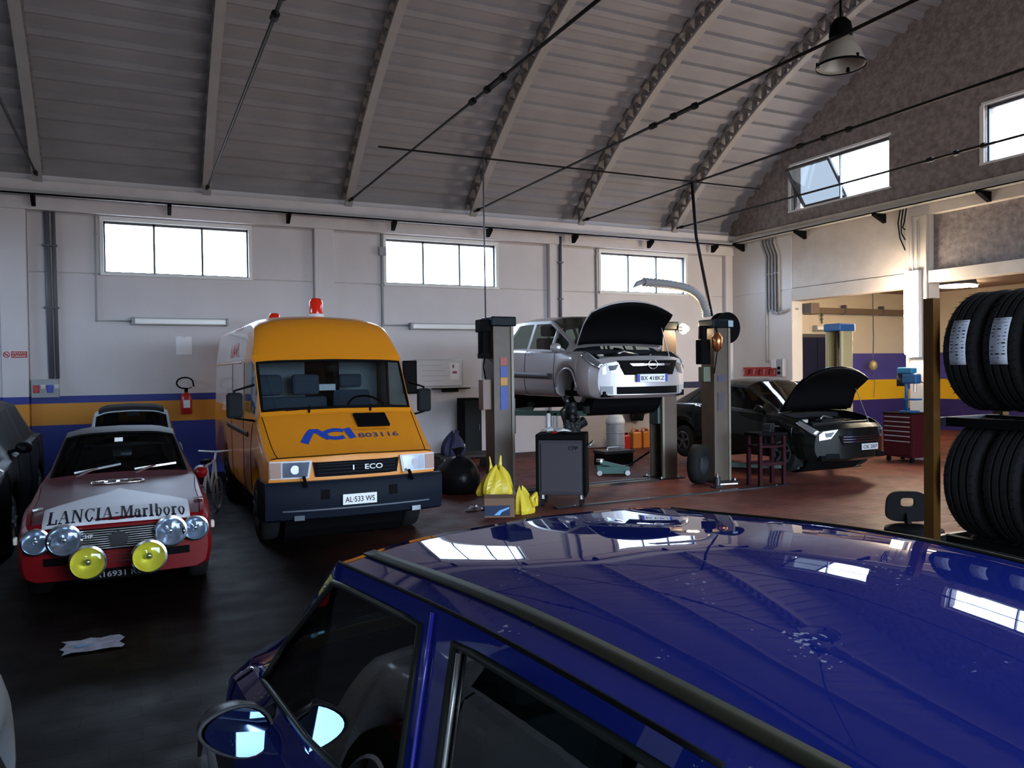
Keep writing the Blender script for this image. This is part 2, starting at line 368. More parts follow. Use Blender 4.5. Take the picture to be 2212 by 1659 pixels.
# windows of the back and front wall
M_FRAME = mat('window_frame', (.06, .06, .065), .5)
M_REVEAL = mat('window_reveal', (.72, .72, .70), .6)
def win_y(n, x0, x1, y, z0, z1, s=1):
    r = struct(MB().box(x0-.06, x1+.06, y-.015*s-.02, y-.015*s+.02, z1, z1+.07).box(x0-.06, x0, y-.02, y+.02, z0-.02, z1).box(x1, x1+.06, y-.02, y+.02, z0-.02, z1)
               .box(x0-.06, x1+.06, y-.05, y+.03, z0-.05, z0).build('window_%d' % n, M_REVEAL))
    f = MB(); yy = y+.10*s; t = .028
    f.box(x0, x1, yy-.03, yy+.03, z0, z0+t).box(x0, x1, yy-.03, yy+.03, z1-t*1.4, z1).box(x0, x0+t, yy-.03, yy+.03, z0, z1).box(x1-t, x1, yy-.03, yy+.03, z0, z1)
    f.build('frame', M_FRAME, r)
    w = (x1-x0)/3
    for k in (1, 2): MB().box(x0+k*w-.018, x0+k*w+.018, yy-.03, yy+.03, z0, z1).build('mullion', M_FRAME, r)
    for k in range(3): MB().box(x0+k*w+.02, x0+(k+1)*w-.02, yy-.004, yy+.004, z0+t, z1-t).build('pane', M_WIN, r)
for i, (a, e) in enumerate(WIN_B): win_y(i+1, a, e, Y1+.0, *WZ)
for i, (a, e) in enumerate(WIN_F): win_y(i+6, a, e, Y0-.0, *WZ, s=-1)
# right wall (gable): lower band, openings to the side room, upper gable with two windows
OPEN1, OPEN2 = (10.48, 13.42), (3.0, 9.98)
def make_right():
    t = .30; x0, x1 = X1, X1+t
    b = MB()
    b.box(x0, x1, OPEN1[1], Y1+.3, 0, 5.1)                       # corner pier
    b.box(x0, x1, OPEN2[1], OPEN1[0], 0, 5.1)                    # pillar
    b.box(x0, x1, Y0-.3, OPEN2[0], 0, 5.1)
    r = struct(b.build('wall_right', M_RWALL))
    MB().box(x0-.02, x1, OPEN1[0], OPEN1[1], 3.36, 3.645).build('lintel', M_WARMP, r, bevel=.008)
    MB().box(x0-.02, x1, OPEN2[0], OPEN2[1], 3.42, 3.645).build('lintel', M_WARMP, r, bevel=.008)
    MB().box(x0-.01, x1, OPEN1[0]+.005, OPEN1[1]-.005, 3.655, 5.1).build('wall_panel', M_WARMP, r, bevel=.006)
    MB().box(x0-.015, x0+.05, OPEN1[1]+.005, Y1-.1, 3.64, 4.9).build('wall_panel', M_RWALL, r, bevel=.006)
    MB().box(x0-.015, x0+.05, OPEN1[1]+.005, Y1-.1, 0.0, 3.62).build('wall_panel', M_RWALL, r, bevel=.006)
    MB().box(x0+.14, x1, OPEN2[0], OPEN2[1], 3.655, 4.72).build('wall_panel', M_GABLE, r)
    MB().box(x0-.01, x1, OPEN2[0], OPEN2[1], 4.72, 5.1).build('lintel', M_WARMP, r, bevel=.006)
    MB().box(x0-.05, x0+.02, 10.0, 10.36, 0, 4.72).build('pilaster', M_WARMP, r, bevel=.008)
    # gable above the beam: columns of quads with two holes
    cuts = sorted(set([Y0-.3, Y1+.2]+[v for w in WIN_R for v in w]+list(np.linspace(Y0-.3, Y1+.2, 41))))
    g = MB()
    for a, e in zip(cuts, cuts[1:]):
        hole = any(w[0]-1e-6 <= a and e <= w[1]+1e-6 for w in WIN_R)
        segs = [(5.1, WRZ[0]), (WRZ[1], None)] if hole else [(5.1, None)]
        for lo, hi in segs:
            h0 = zr(a, .15) if hi is None else hi; h1 = zr(e, .15) if hi is None else hi
            g.add([(x0, a, lo), (x0, e, lo), (x0, e, h1), (x0, a, h0), (x1, a, lo), (x1, e, lo), (x1, e, h1), (x1, a, h0)],
                  [(0, 1, 2, 3), (7, 6, 5, 4), (0, 4, 5, 1), (3, 2, 6, 7)])
            if hole: pass
        for w in WIN_R:
            if abs(a-w[0]) < 1e-6: g.add([(x0, a, WRZ[0]), (x1, a, WRZ[0]), (x1, a, WRZ[1]), (x0, a, WRZ[1])], [(0, 1, 2, 3)])
            if abs(e-w[1]) < 1e-6: g.add([(x0, e, WRZ[0]), (x1, e, WRZ[0]), (x1, e, WRZ[1]), (x0, e, WRZ[1])], [(0, 1, 2, 3)])
    g.build('gable', M_GABLE, r)
make_right()
def win_x(n, y0, y1, z0, z1, tilt):
    x = X1; r = struct(MB().box(x-.02, x+.02, y0-.05, y1+.05, z1, z1+.05).box(x-.02, x+.02, y1, y1+.08, z0-.02, z1).box(x-.03, x+.02, y0-.05, y1+.08, z0-.04, z0).build('window_%d' % n, M_REVEAL))
    t = .028; xx = x+.12
    MB().box(xx-.03, xx+.03, y0, y1, z0, z0+t).box(xx-.03, xx+.03, y0, y1, z1-t*2, z1).box(xx-.03, xx+.03, y0, y0+t, z0, z1).box(xx-.03, xx+.03, y1-t, y1, z0, z1).build('frame', M_FRAME, r)
    w = (y1-y0)/2
    MB().box(xx-.03, xx+.03, y0+w-.012, y0+w+.012, z0, z1).build('mullion', M_FRAME, r)
    MB().box(xx-.004, xx+.004, y0+t, y0+w-.015, z0+t, z1-t).build('pane', M_WIN, r)
    if not tilt: MB().box(xx-.004, xx+.004, y0+w+.015, y1-t, z0+t, z1-t).build('pane', M_WIN, r)
    else:   # sash pivoted about its horizontal middle, top leaning into the hall
        q = .62; cz = (z0+z1)/2; h = (z1-z0)/2-.03; a, e = y0+w+.05, y1-.05; sb = MB()
        def P(y, k): return (xx-.04-math.sin(q)*h*k, y, cz+math.cos(q)*h*k)
        for k in (-1, 1): sb.bar(P(a, k), P(e, k), .06, .05)
        for y in (a, e): sb.bar(P(y, -1), P(y, 1), .06, .05)
        s = sb.build('sash', M_FRAME, r)
        MB().add([P(a, -1), P(e, -1), P(e, 1), P(a, 1)], [(0, 1, 2, 3)]).build('pane', glass('sash_glass', (.03, .031, .032)), s)
win_x(4, *WIN_R[0], *WRZ, True); win_x(5, *WIN_R[1], *WRZ, False)
# ledge and rail along the right wall
struct(MB().box(X1-.10, X1+.02, Y0, Y1-.1, 4.98, 5.12).build('trim_2', M_WARMP, bevel=.006))
t = thing('wall_rail', 'long pale steel rail on brackets along the right wall under the gable', 'rail', (X1-.12, 0, 4.90))
MB().box(-.20, 0, Y0, Y1-.45, 0, .02).box(-.20, -.185, Y0, Y1-.45, 0, .08).box(-.02, 0, Y0, Y1-.45, 0, .11).build('channel', mat('rail_paint', (.38, .37, .35), .5), t)
for y in (15.0, 13.02, 10.95, 8.8, 6.7, 4.6):
    MB().prism([(0, 0), (.24, 0), (.24, -.04), (.0, -.18)], lambda a, b: (.11-a*1.35, y-.04, b), lambda a, b: (.11-a*1.35, y+.04, b)).build('bracket', M_BLK, t)
# left wall with two high windows
b = MB(); b.box(X0-.3, X0, Y0-.3, Y1+.3, 0, WZ[0]).box(X0-.3, X0, Y0-.3, Y1+.3, WZ[1], 5.1); c = Y0-.3
for a, e in WIN_L: b.box(X0-.3, X0, c, a, WZ[0], WZ[1]); c = e
b.box(X0-.3, X0, c, Y1+.3, WZ[0], WZ[1])
ys = np.linspace(Y0-.3, Y1+.3, 41)
for a, e in zip(ys, ys[1:]): b.add([(X0, a, 5.1), (X0, e, 5.1), (X0, e, zr(e, .15)), (X0, a, zr(a, .15))], [(0, 1, 2, 3)])
struct(b.build('wall_left', M_DULL))
for i, (a, e) in enumerate(WIN_L):
    r = struct(MB().box(X0-.03, X0+.02, a-.06, e+.06, WZ[1], WZ[1]+.07).box(X0-.03, X0+.02, a-.06, e+.06, WZ[0]-.05, WZ[0]).build('window_%d' % (i+9), M_REVEAL))
    for k in range(4): MB().box(X0-.15, X0-.1, a+(e-a)*k/3-.02, a+(e-a)*k/3+.02, WZ[0], WZ[1]).build('mullion', M_FRAME, r)
    for k in range(3): MB().box(X0-.13, X0-.12, a+(e-a)*k/3+.02, a+(e-a)*(k+1)/3-.02, WZ[0], WZ[1]).build('pane', M_WIN, r)
# side room behind the right wall
FX = 20.6
fw = struct(MB().box(X1+.3, FX, Y1, Y1+.2, 0, 3.9).build('wall_side_room_back', M_FAR))
struct(MB().box(FX, FX+.2, 2, Y1+.2, 0, 3.9).build('wall_side_room_end', M_FAR))
struct(MB().box(X1+.3, FX, 2, 2.2, 0, 3.9).build('wall_side_room_front', M_FAR))
struct(MB().box(X1+.3, FX, 2, Y1, 3.9, 4.0).build('ceiling_side_room', mat('side_room_ceiling', (.36, .26, .2), .8)))
import bmesh
# ---------------------------------------------------------------- vehicle bodies
def pslopes(x, y):
    n = len(x); h = np.diff(x); d = np.diff(y)/h; m = np.zeros(n)
    if n == 2: m[:] = d[0]; return m
    for i in range(1, n-1):
        if d[i-1]*d[i] > 0:
            w1 = 2*h[i]+h[i-1]; w2 = h[i]+2*h[i-1]; m[i] = (w1+w2)/(w1/d[i-1]+w2/d[i])
    m[0] = d[0]; m[-1] = d[-1]
    return m
class PP:
    """monotone curve through points, broken at the corner indices"""
    def __init__(s, x, y, cor):
        s.x = np.array(x, float); s.y = np.array(y, float); n = len(x); c = sorted(set([0, n-1]+[k for k in cor if 0 < k < n-1]))
        s.ml = np.zeros(n); s.mr = np.zeros(n)
        for a, b in zip(c, c[1:]):
            m = pslopes(s.x[a:b+1], s.y[a:b+1])
            s.mr[a:b] = m[:-1]; s.ml[a+1:b+1] = m[1:]
    def __call__(s, q):
        i = int(min(max(np.searchsorted(s.x, q)-1, 0), len(s.x)-2)); h = s.x[i+1]-s.x[i]; t = min(1., max(0., (q-s.x[i])/h))
        return ((1+2*t)*(1-t)**2*s.y[i]+t*(1-t)**2*h*s.mr[i]+t*t*(3-2*t)*s.y[i+1]+t*t*(t-1)*h*s.ml[i+1])
class Body:
    """a vehicle skin: cross-sections (x,z) at stations y, x to one side, mirrored; nose at y=0 facing -y"""
    def __init__(s, st, cor, vcor, arches=(), bow=0., bowlen=.8, rake=None, shoulder=5):
        s.y = [a for a, _ in st]; s.n = len(st[0][1]); s.vcor = vcor; s.arch = arches; s.bow = bow; s.bl = bowlen; s.sh = shoulder; s.rake = rake
        s.cx = [PP(s.y, [p[j][0] for _, p in st], cor) for j in range(s.n)]
        s.cz = [PP(s.y, [p[j][1] for _, p in st], cor) for j in range(s.n)]
        s.w = max(p[0] for _, pr in st for p in pr); s.cache = {}
    def deform(s, x, y, z):
        f = max(0., 1-y/s.bl); q = y+s.bow*(abs(x)/s.w)**2.2*f
        if s.rake: q += s.rake(z)*f
        return Vector((x, q, z))
    def sec(s, y):
        k = round(y, 5)
        if k not in s.cache:
            xs = [c(y) for c in s.cx]; zs = [c(y) for c in s.cz]
            for yc, zc, r in s.arch:
                if abs(y-yc) < r:
                    za = zc+math.sqrt(r*r-(y-yc)**2); sh = zs[s.sh]; zb = zs[1]
                    if za > zb:
                        for j in range(1, s.sh): zs[j] = sh-(sh-zs[j])*(sh-za)/(sh-zb)
            j = list(range(s.n)); s.cache[k] = (PP(j, xs, s.vcor), PP(j, zs, s.vcor))
        return s.cache[k]
    def xz(s, y, v): a, b = s.sec(y); return a(v), b(v)
    def at(s, y, v, side=1):
        x, z = s.xz(y, v); return s.deform(x*side, y, z)
    def nrm(s, y, v, side=1):
        e = .01; a = s.at(min(y+e, s.y[-1]), v, side)-s.at(max(y-e, s.y[0]), v, side)
        b = s.at(y, min(v+e, s.n-1), side)-s.at(y, max(v-e, 0), side); n = a.cross(b).normalized()
        p = s.at(y, v, side); c = Vector((0, p.y, .6)); 
        return n if n.dot(p-c) > 0 else -n
    def top(s, x, y, v0=6.):
        """height of the upper skin at (x,y)"""
        vs = np.linspace(v0, s.n-1, 25); P = [s.xz(y, v) for v in vs]
        return float(np.interp(abs(x), [p[0] for p in P][::-1], [p[1] for p in P][::-1]))
    def skin(s, ys, vs, rule, mats, root, capname='body', capfn=None, angle=.6):
        ys = sorted(set(round(y, 4) for y in ys if s.y[0] <= y <= s.y[-1])); vs = sorted(set(round(v, 4) for v in vs))
        cols = [(v, 1) for v in vs]+[(v, -1) for v in vs[::-1][1:-1]]
        V = [[s.at(y, v, sd) for v, sd in cols] for y in ys]; m = len(cols); acc = {}
        def face(name, pts):
            a = acc.setdefault(name, (MB(), {})); idx = []
            for k, p in pts:
                if k not in a[1]: a[1][k] = len(a[0].v); a[0].v.append(tuple(p))
                idx.append(a[1][k])
            a[0].f.append(tuple(idx))
        for i in range(len(ys)-1):
            yc = (ys[i]+ys[i+1])/2
            for j in range(m):
                j2 = (j+1) % m; (va, sa), (vb, sb) = cols[j], cols[j2]
                sd = sa if j < len(vs)-1 else -1
                nm = rule(yc, (va+vb)/2, sd)
                if nm: face(nm, [((i, j), V[i][j]), ((i, j2), V[i][j2]), ((i+1, j2), V[i+1][j2]), ((i+1, j), V[i+1][j])])
        for e, y in ((0, ys[0]), (1, ys[-1])):
            rows = []
            for v in vs:
                x, z = s.xz(y, v); rows.append([s.deform(x*q, y, z) for q in np.linspace(-1, 1, 11)])
            for i in range(len(rows)-1):
                zc = (rows[i][0].z+rows[i+1][0].z)/2; nm = capfn(zc, e) if capfn else capname
                if nm:
                    for j in range(10): face(nm, [(('c', e, i, j), rows[i][j]), (('c', e, i, j+1), rows[i][j+1]), (('c', e, i+1, j+1), rows[i+1][j+1]), (('c', e, i+1, j), rows[i+1][j])])
        out = {}
        for nm, (b, _) in acc.items():
            base = nm.split('#')[0]
            out[nm] = b.build(base, mats[base], root, True, angle=angle)
        return out
    def line(s, pts, side, r, m, name, root, off=0.):
        P = []
        for (ya, va), (yb, vb) in zip(pts, pts[1:]):
            k = max(2, int(abs(yb-ya)/.08+abs(vb-va)*4))
            for i in range(k): t = i/k; P.append((ya+(yb-ya)*t, va+(vb-va)*t))
        P.append(pts[-1])
        return MB().tube([s.at(y, v, side)+s.nrm(y, v, side)*off for y, v in P], r, 6).build(name, m, root, True)
    def patch(s, y0, y1, v0, v1, side, off, m, name, root, ny=8, nv=4, thick=.004):
        P = [[s.at(y, v, side)+s.nrm(y, v, side)*off for v in np.linspace(v0, v1, nv+1)] for y in np.linspace(y0, y1, ny+1)]
        return MB().grid(P).build(name, m, root, True, solid=thick)
    def front(s, poly, o0, o1, m, name, root, y=0., smooth=False, bevel=0.):
        """flat outline (x,z) wrapped on the bowed nose, standing o0..o1 proud of it"""
        bm = bmesh.new(); vs = [bm.verts.new((x, 0, z)) for x, z in poly]; bm.faces.new(vs)
        xs = [p[0] for p in poly]; x = math.floor(min(xs)/.07)*.07
        while x < max(xs):
            bmesh.ops.bisect_plane(bm, geom=bm.verts[:]+bm.edges[:]+bm.faces[:], plane_co=(x, 0, 0), plane_no=(1, 0, 0)); x += .07
        bm.verts.index_update(); P = [(v.co.x, v.co.z) for v in bm.verts]; n = len(P); fs = [tuple(v.index for v in f.verts) for f in bm.faces]
        ed = [(e.verts[0].index, e.verts[1].index) for e in bm.edges if len(e.link_faces) == 1]; bm.free()
        pt = [s.deform(a, y, b)+Vector((0, -o1, 0)) for a, b in P]+[s.deform(a, y, b)+Vector((0, -o0+.02, 0)) for a, b in P]
        return MB().add(pt, fs+[(a, b, b+n, a+n) for a, b in ed]).build(name, m, root, smooth, bevel)
def span(a, b, n): return list(np.linspace(a, b, n))
def archys(yc, r): return [yc+r*math.cos(PI*i/14) for i in range(15)]
# shared vehicle pieces
M_GLS = glass('car_glass', (.42, .50, .48)); M_GLSD = glass('dark_car_glass', (.16, .19, .20), .02, 1.35)
M_INT = mat('interior_cloth', (.035, .04, .05), .8); M_INTD = mat('interior_dark', (.012, .012, .014), .7)
M_LENS = glass('lamp_lens', (.92, .95, 1.0), .03, 1.5); M_REFL = mat('lamp_reflector', (.66, .74, .82), .13, .9)
M_RIMS = mat('silver_wheel', (.42, .42, .44), .35, .8); M_RIMD = mat('dark_wheel', (.05, .05, .055), .5, .3)
M_MIRR = mat('mirror_silver', (.85, .88, .9), .02, 1.); M_PLATE = mat('plate_white', (.78, .78, .76), .4); M_TXT = mat('black_paint', (.01, .01, .012), .5)
M_EUB = mat('plate_blue', (.01, .04, .4), .4)
def make_wheel(root, x, y, r, w, rim, sgn, spokes=5):
    prof = [(r*.60, -.5), (r*.86, -.52), (r*.97, -.44), (r, -.25), (r, .25), (r*.97, .44), (r*.86, .52), (r*.60, .5)]
    o = MB().lathe([(a, b+.5) for a, b in prof], (x-sgn*w/2, y, r), (x+sgn*w/2, y, r), 32).build('wheel', M_RUB, root, True)
    b = MB(); x0 = x+sgn*(w*.32)
    b.lathe([(r*.62, 0), (r*.62, 1), (r*.56, 1.05), (r*.53, .6), (r*.2, .45), (.0, .45)], (x-sgn*w*.3, y, r), (x+sgn*w*.5, y, r), 28)
    for i in range(spokes):
        a = 2*PI*i/spokes+.3; b.bar((x0+sgn*.02, y+math.cos(a)*r*.1, r+math.sin(a)*r*.1), (x0+sgn*.035, y+math.cos(a)*r*.55, r+math.sin(a)*r*.55), .05, .03)
    b.cyl((x0, y, r), (x0+sgn*.06, y, r), r*.13, n=12)
    b.build('rim', rim, o, False)
def make_seat(root, x, y, z, w=.5, h=.62, head=True, m=None, lean=.12):
    m = m or M_INT; b = MB()
    b.cbox((x, y, z), (w, .5, .14)); 
    P = []
    for i, t in enumerate(np.linspace(0, 1, 6)):
        ww = w*(1-.12*t*t)/2; P.append([(x-ww, y+.22+lean*t, z+.05+h*t), (x-ww*.7, y+.19+lean*t, z+.05+h*t), (x+ww*.7, y+.19+lean*t, z+.05+h*t), (x+ww, y+.22+lean*t, z+.05+h*t)])
    b.grid(P); P2 = [[(p[0], p[1]+.11, p[2]) for p in r] for r in P]; b.grid(P2)
    b.cbox((x, y+.27+lean, z+.05+h), (w*.86, .11, .04))
    s = b.build('seat', m, root, bevel=.01)
    if head: MB().cbox((x, y+.27+lean*1.2, z+h+.19), (w*.56, .10, .17)).build('headrest', m, s, bevel=.03)
def make_steering(root, x, y, z, r=.19, tilt=.5):
    c = Vector((x, y, z)); P = [c+Vector((r*math.cos(a), r*math.sin(a)*math.sin(tilt), r*math.sin(a)*math.cos(tilt))) for a in span(0, 2*PI, 25)[:-1]]
    b = MB().tube(P, .014, 6, True)
    for a in (-.2, PI+.2, -PI/2): b.bar(c, c+Vector((r*math.cos(a), r*math.sin(a)*math.sin(tilt), r*math.sin(a)*math.cos(tilt))), .03, .012)
    b.cyl(c-Vector((0, .15, .02)), c+Vector((0, .01, 0)), .03)
    b.build('steering_wheel', M_BLK, root, False)
def plate(root, c, w, h, txt, name='number_plate', eu=False, rx=0., m=None, tm=None):
    x, y, z = c; o = MB().cbox((x, y, z), (w, .012, h), rx=rx).build(name, m or M_PLATE, root, bevel=.004)
    if eu:
        for s in (-1, 1): MB().cbox((x+s*(w/2-.02), y-.007, z), (.04, .004, h*.94)).build('blue_band', M_EUB, o)
    v, f, tw = text_mesh(txt, h*.72, True); k = (w-(.11 if eu else .05))/tw
    MB().add([(x-(w-(.11 if eu else .05))/2+a*k, y-.009, z-h*.26+b) for a, b in v], f).build('lettering', tm or M_TXT, o)
    return o
def engine(root, x0, x1, y0, y1, z0, z1):
    rng = random.Random(3); b = MB().box(x0, x1, y0, y1, z0-.28, z0-.22)
    b.box(x0, x0+.03, y0, y1, z0-.28, z1-.04).box(x1-.03, x1, y0, y1, z0-.28, z1-.04); b.box(x0, x1, y1-.03, y1, z0-.28, z1)
    bay = b.build('engine_bay', M_BLK, root); w = x1-x0; d = y1-y0
    MB().box(x0+w*.3, x0+w*.7, y0+d*.3, y0+d*.7, z0-.2, z1-.05).build('engine', M_DSTEEL, root, bevel=.02)
    MB().box(x0+w*.34, x0+w*.64, y0+d*.34, y0+d*.6, z1-.05, z1-.01).build('engine_cover', mat('engine_cover', (.02, .02, .022), .3), root, bevel=.015)
    MB().box(x0+w*.74, x0+w*.9, y0+d*.35, y0+d*.75, z0-.1, z1-.03).build('battery', M_BLK, root, bevel=.01)
    MB().lathe([(0, 0), (.07, 0), (.07, .7), (.05, .8), (.05, 1), (0, 1)], (x0+w*.18, y0+d*.6, z0-.1), (x0+w*.18, y0+d*.6, z1-.01), 14).build('reservoir', mat('reservoir', (.5, .5, .45), .4), root, True)
    MB().tube([(x0+w*.2, y0+d*.3, z1-.1), (x0+w*.35, y0+d*.22, z1-.04), (x0+w*.6, y0+d*.24, z1-.05), (x0+w*.8, y0+d*.3, z1-.1)], .03).build('hose', M_RUB, root, True)
    MB().box(x0+.02, x1-.02, y0, y0+.06, z1-.1, z1-.04).build('slam_panel', M_DSTEEL, root, bevel=.01)
    MB().tube([(x0+w*.4, y0+d*.5, z1), (x0+w*.5, y0+d*.62, z1+.03), (x0+w*.75, y0+d*.8, z1-.02)], .018).build('hose', M_STEEL, root, True)
def mirror(root, body, y, v, side, m, sz=(.17, .10, .13)):
    p = body.at(y, v, side); c = p+Vector((side*(sz[0]*.62+.03), -.02, .05))
    b = MB(); P = []
    for t in span(0, 1, 7):
        q = math.sin(t*PI/2)
        P.append([c+Vector((sz[0]/2*math.cos(a)*(abs(math.cos(a))**-.35 if abs(math.cos(a)) > .05 else 0)*(.35+.65*q), -sz[1]*(1-t), sz[2]/2*math.sin(a)*(.35+.65*q))) for a in span(0, 2*PI, 17)])
    b.grid(P); b.add(P[0], [tuple(range(17))])
    o = b.build('mirror', m, root, True); b = MB(); b.add([(q.x, q.y-.012, q.z) for q in P[-1]], [tuple(range(17))]); b.build('mirror_glass', M_MIRR, o)
    MB().bar(p-Vector((side*.02, 0, 0)), c-Vector((side*sz[0]*.35, .03, .02)), .05, .035).build('mirror_arm', m, o)
    return o
def hatch(L, w, zb, zh0, zh1, yc, yh, H, yr, yt, zt, wr, zb0, zb1, crown=.05):
    def low(wf, zbv, zs, ws):
        q = w*wf; h = zs-zbv; return [(0, zbv), (.84*q, zbv), (.96*q, zbv+.1*h), (q, zbv+.45*h), (.985*q, zbv+.8*h), (ws*w, zs)]
    zm = (zh0+zh1)/2+.03
    return [(0, low(.86, zb+.05, zh0-.09, .82)+[(.76*w, zh0-.04), (.6*w, zh0-.015), (.3*w, zh0), (0, zh0)]),
            (.12, low(.96, zb, zh0-.02, .90)+[(.84*w, zh0+.03), (.64*w, zh0+.055), (.3*w, zh0+.07), (0, zh0+.075)]),
            (yc*.5, low(1, zb, zm-.06, .955)+[(.87*w, zm-.005), (.66*w, zm+.03), (.3*w, zm+.05), (0, zm+.055)]),
            (yc, low(1, zb, zb0-.03, .965)+[(.89*w, zb0), (.80*w, zh1-.02), (.42*w, zh1+.01), (0, zh1+.02)]),
            (yh, low(1, zb, zb0, .97)+[(.91*w, zb0+.03), (wr, H-crown-.045), (.62*wr, H-.04), (0, H-.025)]),
            ((yh+yr)/2, low(1, zb, (zb0+zb1)/2, .97)+[(.91*w, (zb0+zb1)/2+.03), (wr, H-crown-.02), (.62*wr, H-.013), (0, H)]),
            (yr, low(1, zb, zb1, .96)+[(.90*w, zb1+.02), (wr*.96, H-crown-.05), (.6*wr, H-.05), (0, H-.04)]),
            (yt, low(.97, zb, zb1-.01, .93)+[(.86*w, zb1+.0), (.80*w, zt-.02), (.42*w, zt+.01), (0, zt+.02)]),
            (L, low(.86, zb+.06, zb1-.1, .8)+[(.72*w, zb1-.06), (.6*w, zb1-.05), (.3*w, zb1-.04), (0, zb1-.04)])]
def hatch_car(root, p, arches, paint, glassm, doors, wins, wheel_r=.30, hood=None, hoodm=None, rimm=None, fine=.12, bumper=None, wheels=True, bow=.22, bumz=.0, smir=True, roofmod=None, noses=()):
    L, w, zb, zh0, zh1, yc, yh, H, yr, yt, zt, wr, zb0, zb1 = p[:14]
    st = hatch(*p)
    for k, f, dz in roofmod or (): st[k] = (st[k][0], [(x*f, z+dz) if j >= 7 else (x, z) for j, (x, z) in enumerate(st[k][1])])
    for k, f in noses: st[k] = (st[k][0], [(x*f, z) for x, z in st[k][1]])
    B = Body(st, [3, 4, 6, 7], [1, 5, 6, 7], [(a, wheel_r*1.02, wheel_r*1.17) for a in arches], bow=bow)
    bm = bumper or paint; B.st0 = (zh0, w)
    def rule(y, v, sd):
        if v > 7.16 and yc+.02 < y < yh-.03: return 'windshield'
        if v > 7.16 and yr+.03 < y < yt-.02: return 'rear_window'
        for k, (a, b) in enumerate(wins):
            if 6.06 < v < 6.9 and a < y < b: return 'side_window#%d%d' % (k, sd)
        if v > 6.06 and .1 < y < yc-.02: return 'hood' if hood is None else None
        if y < .12 and v > 6.06: return 'body'
        if y < .24 and v < 2.6: return 'bumper#f'
        if y > L-.25 and v < 2.6: return 'bumper#r'
        for k, (a, b) in enumerate(doors):
            if 1.3 < v < 6.0 and a < y < b: return 'door#%d%d' % (k, sd)
        return 'body'
    ys = list(B.y)+[.1, .24, L-.25, yc-.02, yc+.02, yh-.03, yr+.03, yt-.02]
    for a in arches: ys += archys(a, wheel_r*1.17)
    for a, b in list(wins)+list(doors): ys += [a, b]
    ys += span(0, L, int(L/fine)+1)
    vs = span(0, 9, 28)+[1.3, 2.6, 6.06, 6.9, 7.16]
    mats = dict(windshield=glassm, rear_window=glassm, side_window=glassm, hood=paint, body=paint, bumper=bm, door=paint)
    parts = B.skin(ys, vs, rule, mats, root, capfn=lambda z, e: 'bumper#fc' if (z < zb+.3 and e == 0) else 'body')
    if wheels:
        for a in arches:
            for s in (-1, 1): make_wheel(root, s*(w-.12), a, wheel_r, .19, rimm or M_RIMS, s)
    mw = MB()
    for a in arches: mw.lathe([(0, 0), (wheel_r*1.1, 0), (wheel_r*1.1, 1), (0, 1)], (-(w-.26), a, wheel_r), (w-.26, a, wheel_r), 20)
    mw.box(-w*.8, w*.8, .15, L-.2, zb+.02, zb+.10).build('underbody', M_BLK, root)
    for a, b in doors:
        for s in (-1, 1): B.line([(a, 1.35), (a, 5.95)], s, .005, M_BLK, 'door_gap', root); 
    b = doors[-1][1]
    for s in (-1, 1): B.line([(b, 1.9), (b, 5.95)], s, .005, M_BLK, 'door_gap', root)
    # cabin
    MB().box(-w*.82, w*.82, yc+.05, yc+.38, zh1-.22, zh1-.04).build('dashboard', M_INTD, root, bevel=.04)
    for s in (-1, 1): make_seat(root, s*w*.42, yh+.15, zb0-.42, w*.55, .60)
    MB().box(-w*.8, w*.8, yr-.6, yr-.2, zb0-.5, zb0-.02).build('rear_bench', M_INT, root, bevel=.05)
    make_steering(root, w*.42, yc+.55, zh1-.02)
    if smir:
        for s in (-1, 1): mirror(root, B, yc+.28, 6.05, s, paint)
    if hood is not None:   # hinged open at the cowl by angle `hood`
        hy = yc-.03; hz = B.at(hy, 9).z; R = Matrix.Rotation(-hood, 3, 'X'); piv = Vector((0, hy, hz))
        def H_(y, v, s, d): q = B.at(y, v, s)+Vector((0, 0, d))-piv; return piv+R @ q
        vsr = span(6.15, 9, 9); yl = span(.10, hy, 9)
        def sheet(d, sh): return [[H_(y, v, 1, d) for v in [a+sh*(1 if a < 9 else 0) for a in vsr]]+[H_(y, v, -1, d) for v in [a+sh for a in vsr[::-1][1:]]] for y in yl]
        h = MB().grid(sheet(.0, 0)).build('hood', paint, root, True, solid=.012)
        MB().grid([[H_(y, v, s, -.035-.02*math.sin(y*9)) for v, s in [(a, 1) for a in span(6.22, 9, 7)]+[(a, -1) for a in span(6.22, 9, 7)[::-1][1:]]] for y in span(.11, hy-.06, 9)]).build('hood_liner', hoodm or M_BLK, h, True, solid=.02)
        engine(root, -w*.74, w*.74, .38, yc-.02, zh0-.1, (zh0+zh1)/2+.0)
        fr = B.at(.3, 6.1, 1)
        MB().tube([(w*.7, .35, zh0), H_(.45, 6.6, 1, -.05)], .007).build('hood_stay', M_STEEL, root)
    return B
